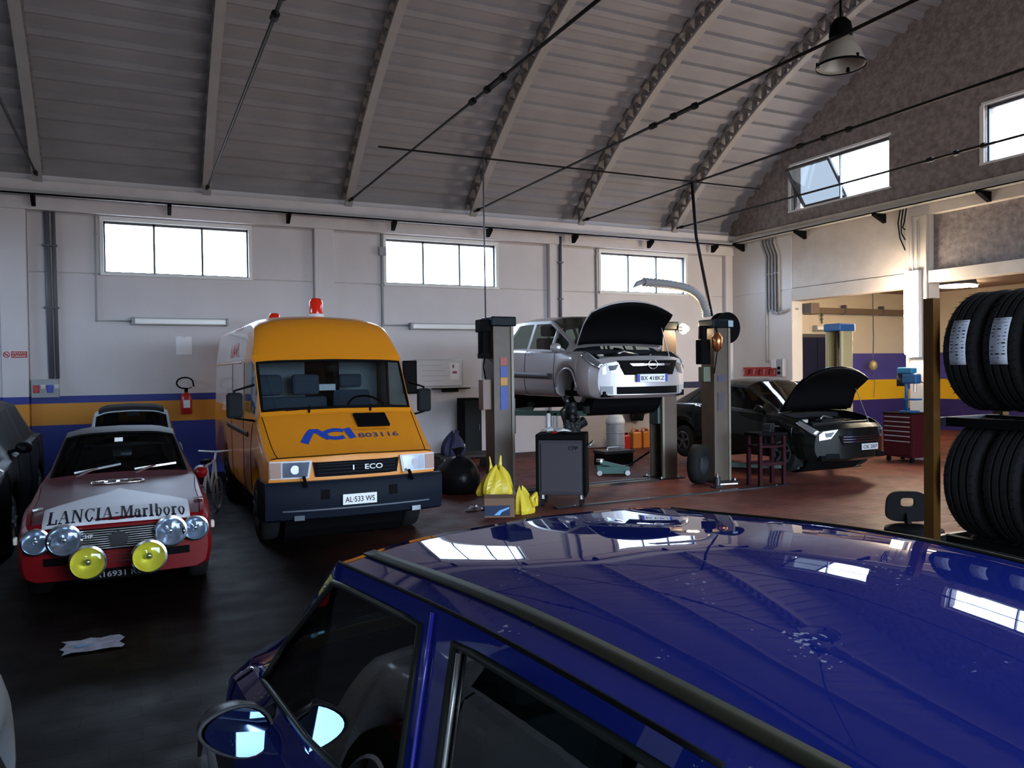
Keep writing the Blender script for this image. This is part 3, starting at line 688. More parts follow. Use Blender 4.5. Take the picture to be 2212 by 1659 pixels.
# ---------------------------------------------------------------- yellow van
def make_van():
    t = thing('van', 'yellow high-roof van with two red beacons and blue letters on its bonnet', 'van', (2.10, 8.02, 0))
    OR = mat('van_yellow', (.66, .225, .006), .34, coat=.5); PALE = mat('van_pale_side', (.58, .47, .42), .35, coat=.5); DK = mat('van_bumper', (.005, .0075, .015), .55, spec=.08); SILV = mat('van_trim', (.5, .5, .5), .4)
    w = .915
    def low(zb, w_, zs, ws): h = zs-zb; return [(0, zb), (.86*w_, zb), (.97*w_, zb+.08*h), (w_, zb+.4*h), (w_, zb+.8*h), (ws, zs)]
    st = [(.10, low(.42, .89, .93, .885)+[(.87, .955), (.80, .965), (.6, .97), (.3, .975), (0, .98)]),
          (.20, low(.40, .905, .97, .90)+[(.885, .99), (.82, 1.005), (.6, 1.015), (.3, 1.02), (0, 1.025)]),
          (.80, low(.36, w, 1.30, .91)+[(.90, 1.345), (.865, 1.37), (.6, 1.385), (.3, 1.39), (0, 1.395)]),
          (1.24, low(.36, w, 1.30, .912)+[(.905, 1.36), (.862, 1.985), (.6, 2.0), (.3, 2.005), (0, 2.01)]),
          (1.30, low(.36, w, 1.30, .912)+[(.905, 1.36), (.885, 2.03), (.865, 2.06), (.5, 2.075), (0, 2.08)]),
          (1.72, low(.36, w, 1.30, .912)+[(.905, 1.36), (.885, 2.02), (.795, 2.40), (.5, 2.49), (0, 2.52)]),
          (2.20, low(.36, w, 1.30, .912)+[(.905, 1.36), (.885, 2.02), (.79, 2.46), (.5, 2.55), (0, 2.575)]),
          (5.60, low(.40, w, 1.30, .912)+[(.905, 1.36), (.88, 2.02), (.79, 2.46), (.5, 2.54), (0, 2.565)])]
    B = Body(st, [2, 3, 4], [1, 5, 6, 7], [(.98, .36, .42), (4.15, .36, .42)], bow=.10, bowlen=2.0)
    def rule(y, v, sd):
        if v > 7.10 and .84 < y < 1.225: return 'windshield'
        if 6.05 < v < 6.94 and 1.0 < y < 1.85: return 'side_window#%d' % sd
        if 1.1 < v < 5.98 and 1.42 < y < 1.95: return 'door#%d' % sd
        if 7.05 < v and y < .78: return 'bonnet'
        if v > 7.02 and 1.27 < y < 2.0 and v > 7.95: return 'roof_cap'
        if 6.05 < v < 7.95 and y > 1.95: return 'pale_side'
        return 'body'
    ys = [b[0] for b in st]+span(.1, 5.6, 46)+[.78, .84, 1.0, 1.225, 1.27, 1.42, 1.85, 1.95, 2.0]+archys(.98, .42)+archys(4.15, .42)
    B.skin(ys, span(0, 10, 31)+[1.1, 5.98, 6.05, 6.94, 7.95, 7.02, 7.05, 7.10], rule, dict(windshield=glass('van_glass', (.50, .57, .60)), side_window=M_GLS, body=OR, door=OR, bonnet=OR, roof_cap=OR, pale_side=PALE), t)
    for a in (.98, 4.15):
        for s in (-1, 1): make_wheel(t, s*.80, a, .345, .20, M_RIMD, s, 8)
    MB().box(-.74, .74, .3, 5.4, .36, .46).lathe([(0, 0), (.40, 0), (.40, 1), (0, 1)], (-.66, .98, .36), (.66, .98, .36), 20).build('underbody', M_BLK, t)
    # windscreen rubber
    fr = [B.at(y, 7.10, s)+B.nrm(y, 7.10, s)*.004 for s, y in [(-1, v) for v in span(.84, 1.225, 6)]]
    top_ = [B.at(1.225, v, s)+Vector((0, -.006, .004)) for v, s in [(a, -1) for a in span(7.1, 10, 8)]+[(a, 1) for a in span(10, 7.1, 8)[1:]]]
    bot_ = [B.at(.84, v, s)+Vector((0, -.006, .004)) for v, s in [(a, -1) for a in span(7.1, 10, 8)]+[(a, 1) for a in span(10, 7.1, 8)[1:]]]
    MB().tube(fr+top_[1:]+[Vector((-p.x, p.y, p.z)) for p in fr[::-1]][1:]+bot_[::-1][1:-1], .016, 6, True).build('windscreen_seal', M_BLK, t, True)
    # bumper in three pieces with pockets
    def bumper_front(x, z): return B.deform(x, .10, z)
    P = []
    for z, o in ((.735, -.02), (.735, -.10), (.70, -.125), (.50, -.125), (.36, -.10), (.33, -.02)):
        P.append([Vector((x*1.02, B.deform(x, .10, z).y+o+(.45 if abs(x) > .93 else 0), z)) for x in (-.94, -.925)+tuple(span(-.90, .90, 15))+(.925, .94)])
    bp = MB().grid(P).build('bumper', DK, t, True, angle=.7)
    for s in (-1, 1):
        B.front([(s*.62-.05, .35), (s*.62+.05, .35), (s*.62+.05, .40), (s*.62-.05, .40)], .128, .134, M_REFL, 'fog_lamp', bp, .1)
        B.front([(s*.36-.045, .55), (s*.36+.045, .55), (s*.36+.045, .65), (s*.36-.045, .65)], .127, .132, M_BLK, 'towing_pocket', bp, .1)
        MB().cyl((s*.56, -.05, .70), (s*.56, .06, .78), .018).build('washer_nozzle', M_BLK, bp)
    B.front([(-.78, .44), (.78, .44), (.78, .455), (-.78, .455)], .118, .13, mat('bumper_line', (.05, .06, .08), .4), 'bumper_groove', bp, .1)
    plate(t, (-.01, -.045, .535), .36, .11, 'AL·533 WS')
    # grille
    g = B.front([(-.43, .775), (.43, .775), (.455, .92), (-.455, .92)], .0, .02, M_BLK, 'grille', t, .1, bevel=.006)
    for z in (.80, .835, .87, .895): B.front([(-.415, z), (.415, z), (.415, z+.012), (-.415, z+.012)], .02, .034, DK, 'grille_bar', g, .1)
    for tx, x, wd in (('I', -.06, .022), ('ECO', .07, .20)):
        v, f, tw = text_mesh(tx, .075, True); k = wd/tw
        MB().add([tuple(B.deform(x+a*k, .1, .825+b)+Vector((0, -.042, 0))) for a, b in v], f).build('lettering', M_PAPER, g)
    # lamps
    for s in (-1, 1):
        P = [(s*.50, .765), (s*.885, .765), (s*.885, .945), (s*.47, .945)]
        h = B.front(P, .0, .03, M_WPL, 'headlight', t, .1)
        B.front([(s*.52, .78), (s*.76, .78), (s*.76, .93), (s*.495, .93)], .03, .033, M_REFL, 'reflector', h, .1)
        B.front([(s*.515, .775), (s*.765, .775), (s*.765, .935), (s*.49, .935)], .04, .046, M_LENS, 'lens', h, .1)
        B.front([(s*.775, .775), (s*.88, .775), (s*.88, .935), (s*.775, .935)], .03, .042, mat('indicator', (.35, .22, .18), .3), 'indicator', h, .1)
        MB().cyl(tuple(B.deform(s*.64, .1, .855)+Vector((0, -.032, 0))), tuple(B.deform(s*.64, .1, .855)+Vector((0, -.038, 0))), .045).build('bulb_shield', M_CHROME, h)
    # panel joint under the lamps, bonnet edge
    B.line([(.12, 6.2), (.12, 10)], 1, .006, M_BLK, 'bonnet_gap', t, .002); B.line([(.12, 6.2), (.12, 10)], -1, .006, M_BLK, 'bonnet_gap', t, .002)
    for s in (-1, 1): B.line([(.12, 7.05), (.80, 7.05)], s, .005, M_BLK, 'bonnet_gap', t)
    # bonnet markings and intake
    def hd(x, y, o=.006): return (x, B.deform(x, y, 1).y, B.top(x, y)+o)
    BL = mat('aci_blue', (.012, .05, .35), .4)
    def hpoly(poly, name, m, root): 
        b = MB(); o = len(b.v)
        b.add([hd(*p) for p in poly], [tuple(range(len(poly)))]); return b.build(name, m, root)
    def ribbon(pts, ws):   # swept stroke on the bonnet
        b = MB(); L = []; R_ = []
        for i, p in enumerate(pts):
            a, c = Vector(pts[max(0, i-1)]), Vector(pts[min(len(pts)-1, i+1)]); d = (c-a).normalized(); n = Vector((-d.y, d.x))*ws[i]/2; q = Vector(p); L.append(q+n); R_.append(q-n)
        P = [[hd(*L[i]), hd(*R_[i])] for i in range(len(pts))]; return b.grid(P)
    # logo: an A whose right leg runs on into a C, then an I
    X0_, Y0_, sx, sy = -.53, .335, 1/355*.60, 1/130*.215
    def L_(px, py): return (X0_+(px-615)*sx, Y0_+(1055-py)*sy)
    lg = [ribbon([L_(638, 1052), L_(662, 1005), L_(690, 958), L_(712, 938)], [.085, .08, .075, .07]),
          ribbon([L_(690, 943), L_(735, 945), L_(770, 985), L_(800, 1020)], [.06, .07, .075, .07]),
          ribbon([L_(850+72*math.cos(a), 982-38*math.sin(a)) for a in span(.75, 2*PI-.85, 15)], [.055]*15),
          ribbon([L_(928, 932), L_(940, 980), L_(952, 1028)], [.08, .08, .08])]
    bb = MB()
    for k in lg: bb.add(k.v, k.f)
    bb.build('logo', BL, t)
    v, f, tw = text_mesh('803116', .115, True); k = .47/tw
    MB().add([hd(.10+a*k, .385+b*.85+a*k*.02) for a, b in v], f).build('lettering', mat('number_blue', (.02, .03, .14), .4), t)
    v, f, tw = text_mesh('SOCCORSO STRADALE', .03); k = .46/tw
    MB().add([hd(.02+a*k, .50+b*.8) for a, b in v], f).build('lettering', mat('thin_red', (.25, .05, .01), .5), t)
    it = MB(); it.grid([[hd(x, y, .02) for x in span(.13+.05*(.72-y), .50+.05*(.72-y), 5)] for y in span(.545, .735, 5)]); it.build('air_intake', M_BLK, t, solid=.03)
    # wipers
    for x in (-.35, .35): MB().bar((x, .80, 1.405), (x+.02, .86, 1.47), .02, .015).bar((x-.25, .845, 1.435), (x+.27, .85, 1.46), .014, .02).build('wiper', M_BLK, t)
    # beacons
    RB = mat('beacon_red', (.50, .012, .006), .15, emit=.04, ecol=(1, .05, .01))
    for x, y, h, r in ((.03, 2.15, .20, .085), (-.28, 3.5, .11, .075)):
        z = B.top(x, y, 7); b = MB().lathe([(0, 0), (r*1.15, 0), (r*1.15, .04), (0, .04)], (x, y, z-.01), (x, y, z+1), 20).build('beacon_base', M_WPL, t)
        MB().lathe([(r, .035), (r, .03+h*.75), (r*.7, .03+h), (0, .035+h)], (x, y, z), (x, y, z+1), 20).build('beacon', RB, b, True)
    # mirrors
    for s in (-1, 1):
        x = s*(1.12 if s < 0 else 1.06)
        MB().tube([(s*.90, 1.02, 1.32), (x, .97, 1.36), (x, .97, 1.66), (s*.90, 1.05, 1.72)], .014).build('mirror_arm', M_BLK, t, True)
        m = MB().box(x-.085, x+.085, .92, 1.0, 1.36, 1.64).build('mirror', mat('mirror_shell', (.010, .011, .013), .7), t, bevel=.03)
        MB().box(x-.075, x+.075, 1.0, 1.005, 1.37, 1.63).build('mirror_glass', M_MIRR, m)
    # side trim, seams and writing (right-hand flank of the van, towards the wall side on the left of the picture)
    for s in (-1, 1):
        B.patch(1.45, 3.68, 4.0, 4.25, s, .012, mat('rub_strip', (.03, .02, .015), .5), 'rub_strip', t, 30, 1, .012)
        B.line([(1.95, 1.1), (1.95, 6.95)], s, .006, M_BLK, 'door_gap', t); B.line([(1.02, 5.0), (1.42, 1.9)], s, .006, M_BLK, 'door_gap', t); B.line([(2.2, 6.95), (5.5, 6.95)], s, .012, OR, 'gutter', t)
        B.line([(3.2, 1.1), (3.2, 6.95)], s, .006, M_BLK, 'door_gap', t)
    def sd(a, b, o=.012):   # a along the flank towards the nose, b height
        y = 3.62-a; return (-(.885-(b-2.02)*.22+o), y, b)
    v, f, tw = text_mesh('I.AVI.', .26, True); k = 1.0/tw
    MB().add([sd(a*k, 2.07+b) for a, b in v], f).build('lettering', mat('van_red', (.55, .03, .02), .5), t)
    for i in range(5):
        MB().grid([[sd(.2+i*.17+j*.05, 2.24+q*.12) for j in (0, 1)] for q in range(3)]).build('stripe', mat('van_red2', (.6, .12, .06), .5), t)
    # cab inside
    MB().box(-.84, .84, .82, 1.15, 1.05, 1.34).build('dashboard', M_INTD, t, bevel=.05)
    make_steering(t, .42, 1.22, 1.42, .22, .9)
    M_VS = mat('van_seat', (.05, .065, .09), .8)
    b = MB().cbox((-.38, 1.6, .95), (.95, .5, .16)); b.cbox((-.38, 1.9, 1.24), (.95, .12, .62), rx=-.12); s_ = b.build('bench_seat', M_VS, t, bevel=.04)
    for x in (-.62, -.16): MB().cbox((x, 1.96, 1.70), (.34, .10, .26), rx=-.1).build('headrest', M_VS, s_, bevel=.04)
    make_seat(t, .42, 1.6, 1.0, .52, .55, True, M_VS)
    MB().box(-.86, -.1, 2.3, 2.33, .5, 2.0).box(.35, .86, 2.3, 2.33, .5, 2.0).build('bulkhead', mat('bulkhead', (.25, .27, .29), .6), t)
    MB().box(-.18, .22, 1.96, 2.0, 1.62, 1.70).build('shelf', M_WPL, t)
    return t
make_van()
# ---------------------------------------------------------------- red rally coupe
SER = {  # slab-serif capitals and small letters as strokes: (x0,y0,x1,y1,width) in a unit em, plus bars
    'L': (.80, [(.12, 0, .30, 1), (0, 0, .42, .05), (0, .95, .42, 1), (.12, 0, .78, .05), (.70, 0, .78, .30)], []),
    'A': (.95, [(0, 0, .30, .05), (.58, 0, .95, .05), (.2, .30, .62, .35)], [(.12, 0, .42, 1, .06), (.78, 0, .46, 1, .20)]),
    'N': (1.0, [(.14, 0, .20, 1), (.80, 0, .86, 1), (0, 0, .34, .05), (0, .95, .3, 1), (.66, .95, 1.0, 1)], [(.80, 0, .22, 1, .20)]),
    'C': (.86, [(.76, .68, .80, 1)], 'C'), 'I': (.46, [(.12, 0, .32, 1), (0, 0, .44, .05), (0, .95, .44, 1)], []),
    'M': (1.12, [(.12, 0, .19, 1), (.86, 0, 1.06, 1), (0, 0, .32, .06), (.74, 0, 1.16, .06), (0, .94, .26, 1), (.88, .94, 1.16, 1)], [(.54, .05, .26, 1, .2), (.52, .05, .88, 1, .09)]),
    'a': (.62, [(.36, 0, .54, .5), (.5, 0, .62, .07)], 'a'), 'r': (.52, [(.1, 0, .28, .64), (0, 0, .40, .06), (0, .58, .2, .64), (.26, .50, .5, .64)], []),
    'l': (.40, [(.1, 0, .28, 1), (0, 0, .38, .06), (0, .94, .2, 1)], []), 'b': (.66, [(.1, 0, .27, 1), (0, .94, .2, 1)], 'o'), 'o': (.64, [], 'o'), '-': (.40, [(.08, .36, .34, .44)], [])}
def serif_text(s):
    b = MB(); x = 0.
    def ring(cx, cy, rx, ry, tx, ty, a0=0, a1=2*PI):
        P = [[(cx+rx*math.cos(a), cy+ry*math.sin(a), 0), (cx+(rx-tx)*math.cos(a), cy+(ry-ty)*math.sin(a), 0)] for a in span(a0, a1, 17)]; b.grid(P)
    for ch in s:
        if ch == ' ': x += .3; continue
        w, bars, dg = SER[ch]; o = x
        for x0, y0, x1, y1 in bars: b.grid([[(o+x0-.02, y, 0), (o+x1+.02, y, 0)] for y in span(y0, y1, 2+int(abs(y1-y0)*8))])
        if dg == 'C': ring(o+.45, .5, .42, .52, .19, .06, .75, 2*PI-.6)
        elif dg == 'o': ring(o+(.32 if ch == 'o' else .34), .31, .31, .33, .17, .06)
        elif dg == 'a': ring(o+.27, .22, .25, .23, .15, .06); ring(o+.30, .44, .23, .21, .15, .07, -.2, PI)
        else:
            for x0, y0, x1, y1, t in dg: b.grid([[(o+x0+(x1-x0)*k-t/2, y0+(y1-y0)*k, 0), (o+x0+(x1-x0)*k+t/2, y0+(y1-y0)*k, 0)] for k in span(0, 1, 9)])
        x += w+.10
    return b.v, b.f, x-.1
def round_lamp(root, c, r, name, rimm, lensc, depth=.09, glassm=None, dy=0.):
    x, y, z = c; d = Vector((0, -1, 0)); b0 = Vector(c)
    h = MB().lathe([(r*.55, 0), (r*.95, .4), (r*1.04, .75), (r*1.04, .98), (r*.92, 1.02), (r*.88, .85)], b0-d*depth, b0, 28).build(name, rimm, root, True, angle=.6)
    MB().lathe([(r*.9, .0), (r*.72, .35), (r*.35, .62), (r*.16, .7), (0, .7)], b0-d*.01, b0-d*.01+Vector((0, depth*.9, 0)), 28).build('reflector', lensc, h, True)
    MB().lathe([(r*.2, 0), (r*.2, 1), (0, 1)], b0+Vector((0, depth*.5, 0)), b0+Vector((0, depth*.15, 0)), 14).build('bulb', M_REFL, h, True)
    MB().lathe([(r*.92, 0), (r*.8, .3), (r*.45, .75), (0, 1)], b0, b0+d*r*.22, 28).build('lens', glassm or M_LENS, h, True)
    return h
def make_coupe():
    t = thing('coupe', 'red vintage rally coupe with white chevron on its bonnet and yellow fog lamps', 'car', (-.135, 6.93, 0))
    RED = mat('rally_red', (.165, .002, .004), .4, coat=.12, spec=.25); DKR = mat('matt_dark_red', (.085, .018, .026), .5); WH = mat('decal_white', (.60, .62, .68), .5); ROOF = mat('coupe_roof', (.06, .05, .055), .65)
    def low(zb, w, zs, ws): h = zs-zb; return [(0, zb), (.86*w, zb), (.965*w, zb+.12*h), (w, zb+.5*h), (.985*w, zb+.82*h), (ws, zs)]
    st = [(0, low(.26, .665, .60, .64)+[(.61, .64), (.46, .655), (.25, .662), (0, .665)]),
          (.06, low(.24, .70, .65, .672)+[(.64, .69), (.47, .705), (.25, .712), (0, .715)]),
          (.30, low(.21, .715, .70, .685)+[(.655, .755), (.47, .768), (.25, .775), (0, .778)]),
          (.75, low(.20, .725, .735, .69)+[(.66, .785), (.47, .80), (.25, .808), (0, .81)]),
          (1.55, low(.20, .725, .79, .695)+[(.67, .84), (.63, .85), (.35, .868), (0, .875)]),
          (2.18, low(.20, .725, .80, .695)+[(.67, .85), (.505, 1.225), (.30, 1.265), (0, 1.275)]),
          (2.60, low(.20, .725, .80, .695)+[(.67, .85), (.51, 1.245), (.3, 1.29), (0, 1.30)]),
          (3.00, low(.20, .725, .79, .69)+[(.66, .84), (.49, 1.215), (.3, 1.26), (0, 1.27)]),
          (3.55, low(.24, .71, .76, .67)+[(.63, .79), (.5, .82), (.3, .835), (0, .84)]),
          (3.97, low(.32, .64, .70, .60)+[(.58, .73), (.45, .74), (.25, .745), (0, .75)])]
    B = Body(st, [1, 4, 5, 7, 8], [1, 5, 6, 7], [(.80, .29, .335), (3.12, .29, .335)], bow=.06)
    def rule(y, v, sd):
        if v > 7.12 and 1.60 < y < 2.14: return 'windshield'
        if v > 7.12 and 3.05 < y < 3.5: return 'rear_window'
        if 6.08 < v < 6.9 and 1.72 < y < 2.92: return 'side_window#%d' % sd
        if v > 7.0 and 2.14 < y < 3.05: return 'roof'
        if 6.9 < v < 7.13 and 1.58 < y < 2.14: return 'screen_pillar'
        if v > 6.2 and 1.42 < y < 1.6: return 'cowl'
        if v > 6.2 and .06 < y < 1.42: return 'bonnet'
        if 1.4 < v < 5.95 and 1.5 < y < 2.55: return 'door#%d' % sd
        return 'body'
    ys = span(0, 3.97, 40)+[1.42, 1.5, 1.6, 1.72, 2.14, 2.55, 2.92, 3.05, 3.5, .06]+archys(.80, .335)+archys(3.12, .335)
    B.skin(ys, span(0, 9, 28)+[1.4, 5.95, 6.08, 6.2, 6.9, 7.12], rule, dict(windshield=M_GLSD, rear_window=M_GLSD, side_window=M_GLSD, roof=ROOF, bonnet=DKR, cowl=DKR, screen_pillar=ROOF, door=RED, body=RED), t)
    for a in (.80, 3.12):
        for s in (-1, 1): make_wheel(t, s*.62, a, .285, .17, M_RIMD, s, 8)
    MB().box(-.58, .58, .2, 3.8, .22, .3).build('underbody', M_BLK, t)
    def hd(x, y, o=.004): return (x, B.deform(x, y, 1).y, B.top(x, y)+o)
    # white chevron and its lettering
    L = []
    for x in span(-.53, .53, 27):
        y1 = .32+(1-abs(x)/.53)*.62; L.append([hd(x, .012+(y1-.012)*k/12) for k in range(13)])
    MB().grid(L).build('chevron_decal', WH, t, True, solid=.002)
    v, f, tw = serif_text('LANCIA-Marlboro'); k = .99/tw
    # 'Marlboro' is set heavier than the first word
    def wy(y): return .035+y*.20
    MB().add([hd(-.495+a*k, wy(b), .0075) for a, b, _ in v], f).build('lettering', mat('decal_black', (.012, .012, .018), .5), t)
    # cowl vent outline
    P = []
    for a in span(0, 2*PI, 33)[:-1]:
        c, s = math.cos(a), math.sin(a); P.append(hd(.22*(abs(c)**.6)*(1 if c > 0 else -1)-.02, 1.24+.07*(abs(s)**.8)*(1 if s > 0 else -1), .008))
    MB().tube(P, .009, 6, True).build('cowl_vent', M_CHROME, t, True)
    for x in (-.10, .0, .10): MB().bar(hd(x-.02, 1.18, .008), hd(x-.02, 1.30, .008), .03, .006).build('vent_bar', M_CHROME, t)
    # grille
    G = [(-.31, .645), (.31, .645), (.27, .47), (-.27, .47)]
    g = B.front(G, -.01, .012, M_BLK, 'grille', t)
    for i in range(9):
        z = .485+i*.018; hw = .265+(z-.47)*.2; B.front([(-hw, z), (hw, z), (hw, z+.007), (-hw, z+.007)], .012, .02, M_STEEL, 'grille_bar', g)
    B.front([(-.055, .50), (.055, .50), (.075, .585), (.0, .62), (-.075, .585)], .02, .03, M_DSTEEL, 'grille_badge', g)
    v, f, tw = text_mesh('HF', .045, True); MB().add([tuple(B.deform(-.235+a, 0, .575+b)+Vector((0, -.024, 0))) for a, b in v], f).build('badge', M_PAPER, g)
    B.front([(-.19, .36), (.19, .36), (.19, .455), (-.19, .455)], .004, .02, RED, 'front_apron', t)
    for z in (.375, .40, .43): B.front([(-.17, z), (.17, z), (.17, z+.006), (-.17, z+.006)], .02, .026, M_CHROME, 'apron_bar', t)
    for s in (-1, 1): B.front([(s*.30, .38), (s*.52, .38), (s*.52, .44), (s*.30, .44)], .002, .012, M_BLK, 'brake_duct', t)
    YL = mat('fog_yellow', (.80, .74, .16), .3, .4); YG = glass('yellow_lens', (1, 1, .62), .04)
    for s in (-1, 1):
        round_lamp(t, (s*.565, -.04, .585), .100, 'headlight', M_CHROME, M_REFL)
        round_lamp(t, (s*.375, -.055, .58), .122, 'headlight', M_CHROME, M_REFL)
        fl = round_lamp(t, (s*.213, -.19, .42), .128, 'fog_lamp', M_CHROME, YL, .10, YG)
        MB().bar((s*.213, -.10, .32), (s*.213, .0, .28), .03, .02).build('lamp_bracket', M_DSTEEL, fl)
        MB().cbox((s*.70, .02, .60), (.03, .05, .06)).build('side_lamp', mat('side_lamp', (.6, .55, .45), .3), t, bevel=.01)
    plate(t, (-.0, -.02, .285), .40, .085, 'A16931 RG', m=M_BLK, tm=mat('plate_grey', (.25, .25, .26), .5))
    # seams, wipers, mirrors, sticker
    for s in (-1, 1):
        B.line([(.06, 6.2), (1.42, 6.2)], s, .004, M_BLK, 'bonnet_gap', t)
        MB().bar(hd(s*.60-.02, .33, .012), hd(s*.60+.05, .36, .012), .02, .015).build('bonnet_pin', M_CHROME, t)
    for x0, x1 in ((-.40, .0), (.12, .50)):
        MB().bar(hd((x0+x1)/2-.18, 1.50, .03), hd((x0+x1)/2, 1.62, .035), .012, .012).bar(hd(x0, 1.60, .02), hd(x1, 1.66, .03), .01, .02).build('wiper', M_CHROME, t)
    fr = [B.at(y, 7.12, -1) for y in span(1.60, 2.14, 7)]; top_ = [B.at(2.14, v, -1) for v in span(7.12, 9, 7)]
    half = fr+top_[1:]; loop = half+[Vector((-p.x, p.y, p.z)) for p in half[::-1]][1:]
    MB().tube([p+Vector((0, -.004, .004)) for p in loop], .012, 6).build('windscreen_seal', M_BLK, t, True)
    MB().cbox((-.02, 2.03, 1.185), (.075, .008, .05), rx=-.55).build('sticker', M_PAPER, t)
    for s in (1,):
        p = B.at(1.62, 5.6, s)-Vector((.05, 0, .02))
        m = MB().lathe([(.0, 0), (.045, .12), (.062, .5), (.066, 1), (.06, 1)], p+Vector((s*.10, -.12, .05)), p+Vector((s*.10, .06, .05)), 16).build('mirror', RED, t, True)
        MB().bar(p, p+Vector((s*.08, -.02, .03)), .03, .02).build('mirror_arm', M_BLK, m)
    # cabin and roll cage
    MB().box(-.58, .58, 1.62, 1.85, .62, .80).build('dashboard', M_INTD, t, bevel=.04)
    make_steering(t, .30, 1.98, .86, .18, .6)
    for s in (-1, 1): make_seat(t, s*.30, 2.25, .42, .46, .58, True, mat('rally_seat', (.03, .03, .032), .8))
    CG = mat('roll_cage', (.10, .10, .11), .5)
    MB().tube([(-.52, 2.75, .3), (-.52, 2.72, 1.0), (-.42, 2.7, 1.19), (.42, 2.7, 1.19), (.52, 2.72, 1.0), (.52, 2.75, .3)], .022).tube([(-.42, 2.7, 1.18), (.45, 2.78, .5)], .02).build('roll_cage', CG, t, True)
    return t
make_coupe()
# ---------------------------------------------------------------- other cars
def make_500():
    t = thing('vintage_car', 'tiny pale blue vintage car with black fabric roof behind the red coupe', 'car', (-.04, 10.98, 0))
    PB = mat('pale_blue_paint', (.40, .50, .56), .3, coat=.5)
    p = (2.97, .66, .22, .62, .88, .95, 1.32, 1.40, 2.2, 2.75, .80, .47, .84, .82, .06)
    B = hatch_car(t, p, (.5, 2.35), PB, M_GLSD, [(.98, 1.85)], [(1.08, 1.95)], .25, smir=False, fine=.1)
    P = [[B.at(y, v, s)+Vector((0, 0, .018)) for v, s in [(a, 1) for a in span(7.35, 9, 7)]+[(a, -1) for a in span(9, 7.35, 7)[1:]]] for y in span(1.30, 2.1, 10)]
    MB().grid(P).build('fabric_roof', mat('roof_fabric', (.02, .02, .022), .8), t, True, solid=.03)
    MB().cbox((.02, 1.30, 1.30), (.17, .03, .06)).build('inner_mirror', M_GREYP, t, bevel=.01)
    for s in (-1, 1): round_lamp(t, (s*.45, .02, .56), .075, 'headlight', M_CHROME, M_REFL)
    for s in (-1, 1): B.line([(.97, 7.1), (1.30, 7.1)], s, .014, PB, 'screen_pillar', t)
make_500()
def wrap_lamp(B, t, s):
    zt = B.st0[0]; w = B.st0[1]
    b = MB(); P = []
    for k in range(9):
        u = k/8; y = .40*u; hb = .04+.0*u; row = []
        for q in span(0, 1, 5):
            v = 4.55+.55*u+(5.75-4.55-.55*u+.15*u)*q; row.append(B.at(y, v, s)+B.nrm(max(y, .01), v, s)*.008)
        P.append(row)
    h = b.grid(P).build('headlight', M_REFL, t, True, solid=.01)
    B.front([(s*w*.50, zt-.02), (s*w*.74, zt-.05), (s*w*.80, zt-.10), (s*w*.80, zt-.19), (s*w*.62, zt-.16)], -.0, .010, M_REFL, 'headlight', t)
    B.front([(s*w*.56, zt-.055), (s*w*.72, zt-.075), (s*w*.70, zt-.14), (s*w*.62, zt-.13)], .010, .016, M_DSTEEL, 'lamp_bowl', h)
def make_mpv():
    dz = 1.20
    t = thing('raised_car', 'silver family car raised on a lift with its bonnet open', 'car', (6.40, 8.82, dz))
    SV = mat('silver_paint', (.46, .44, .45), .32, .35, coat=.5)
    p = (4.05, .845, .24, .76, .97, .88, 1.72, 1.50, 3.35, 3.95, .98, .60, .90, .96, .06)
    B = hatch_car(t, p, (.86, 3.48), SV, M_GLS, [(1.25, 2.2), (2.2, 3.1)], [(1.05, 1.42), (1.50, 2.18), (2.26, 3.05), (3.15, 3.45)], .30, hood=1.15, wheels=False, bow=.30, fine=.11, smir=False)
    for a, r in ((3.48, .30),):
        for s in (-1, 1): make_wheel(t, s*.74, a, r, .19, M_RIMS, s)
    for s in (-1, 1):   # bare front hubs, wheels taken off
        h = MB().cyl((s*.58, .86, .30), (s*.66, .86, .30), .13, n=20).build('brake_disc', M_STEEL, t)
        MB().cyl((s*.54, .86, .30), (s*.60, .86, .86), .045).build('strut', M_DSTEEL, h); MB().bar((s*.3, .86, .24), (s*.6, .86, .24), .06, .05).build('control_arm', M_BLK, h)
        MB().tube([B.deform(s*.815, .86+.355*math.cos(a), .306+.355*math.sin(a))+Vector((s*.02, 0, 0)) for a in span(.25, PI-.25, 13)], .018).build('arch_lip', SV, t, True)
        # side rubbing strip, door handle
        B.patch(1.3, 3.05, 2.9, 3.25, s, .012, mat('grey_strip', (.06, .06, .065), .5), 'rub_strip', t, 12, 1, .012)
        for y in (2.05, 2.95): MB().cbox(tuple(B.at(y, 4.9, s)+Vector((s*.012, 0, 0))), (.02, .14, .03)).build('door_handle', SV, t, bevel=.006)
        B.line([(1.46, 6.06), (1.46, 6.9)], s, .022, SV, 'window_pillar', t)
        wrap_lamp(B, t, s)
    B.front([(-.40, .56), (.40, .56), (.50, .76), (-.50, .76)], .0, .015, M_BLK, 'grille', t)
    B.front([(-.30, .685), (.30, .685), (.34, .715), (-.34, .715)], .015, .035, M_CHROME, 'grille_bar', t)
    o = [B.deform(.075*math.cos(a), 0, .70+.06*math.sin(a))+Vector((0, -.045, 0)) for a in span(0, 2*PI, 21)[:-1]]
    MB().tube(o, .009, 6, True).build('badge', M_CHROME, t, True)
    B.front([(-.50, .30), (.50, .30), (.50, .40), (-.50, .40)], .0, .012, M_BLK, 'lower_grille', t)
    for s in (-1, 1): B.front([(s*.55, .30), (s*.70, .30), (s*.70, .41), (s*.55, .41)], .0, .012, M_GREYP, 'fog_lamp', t)
    plate(t, (.0, -.03, .515), .50, .11, 'BX 418KZ', eu=True)
    m = B.at(1.12, 6.05, 1)
    for s in (-1, 1): mirror(t, B, 1.12, 6.05, s, SV)
make_mpv()
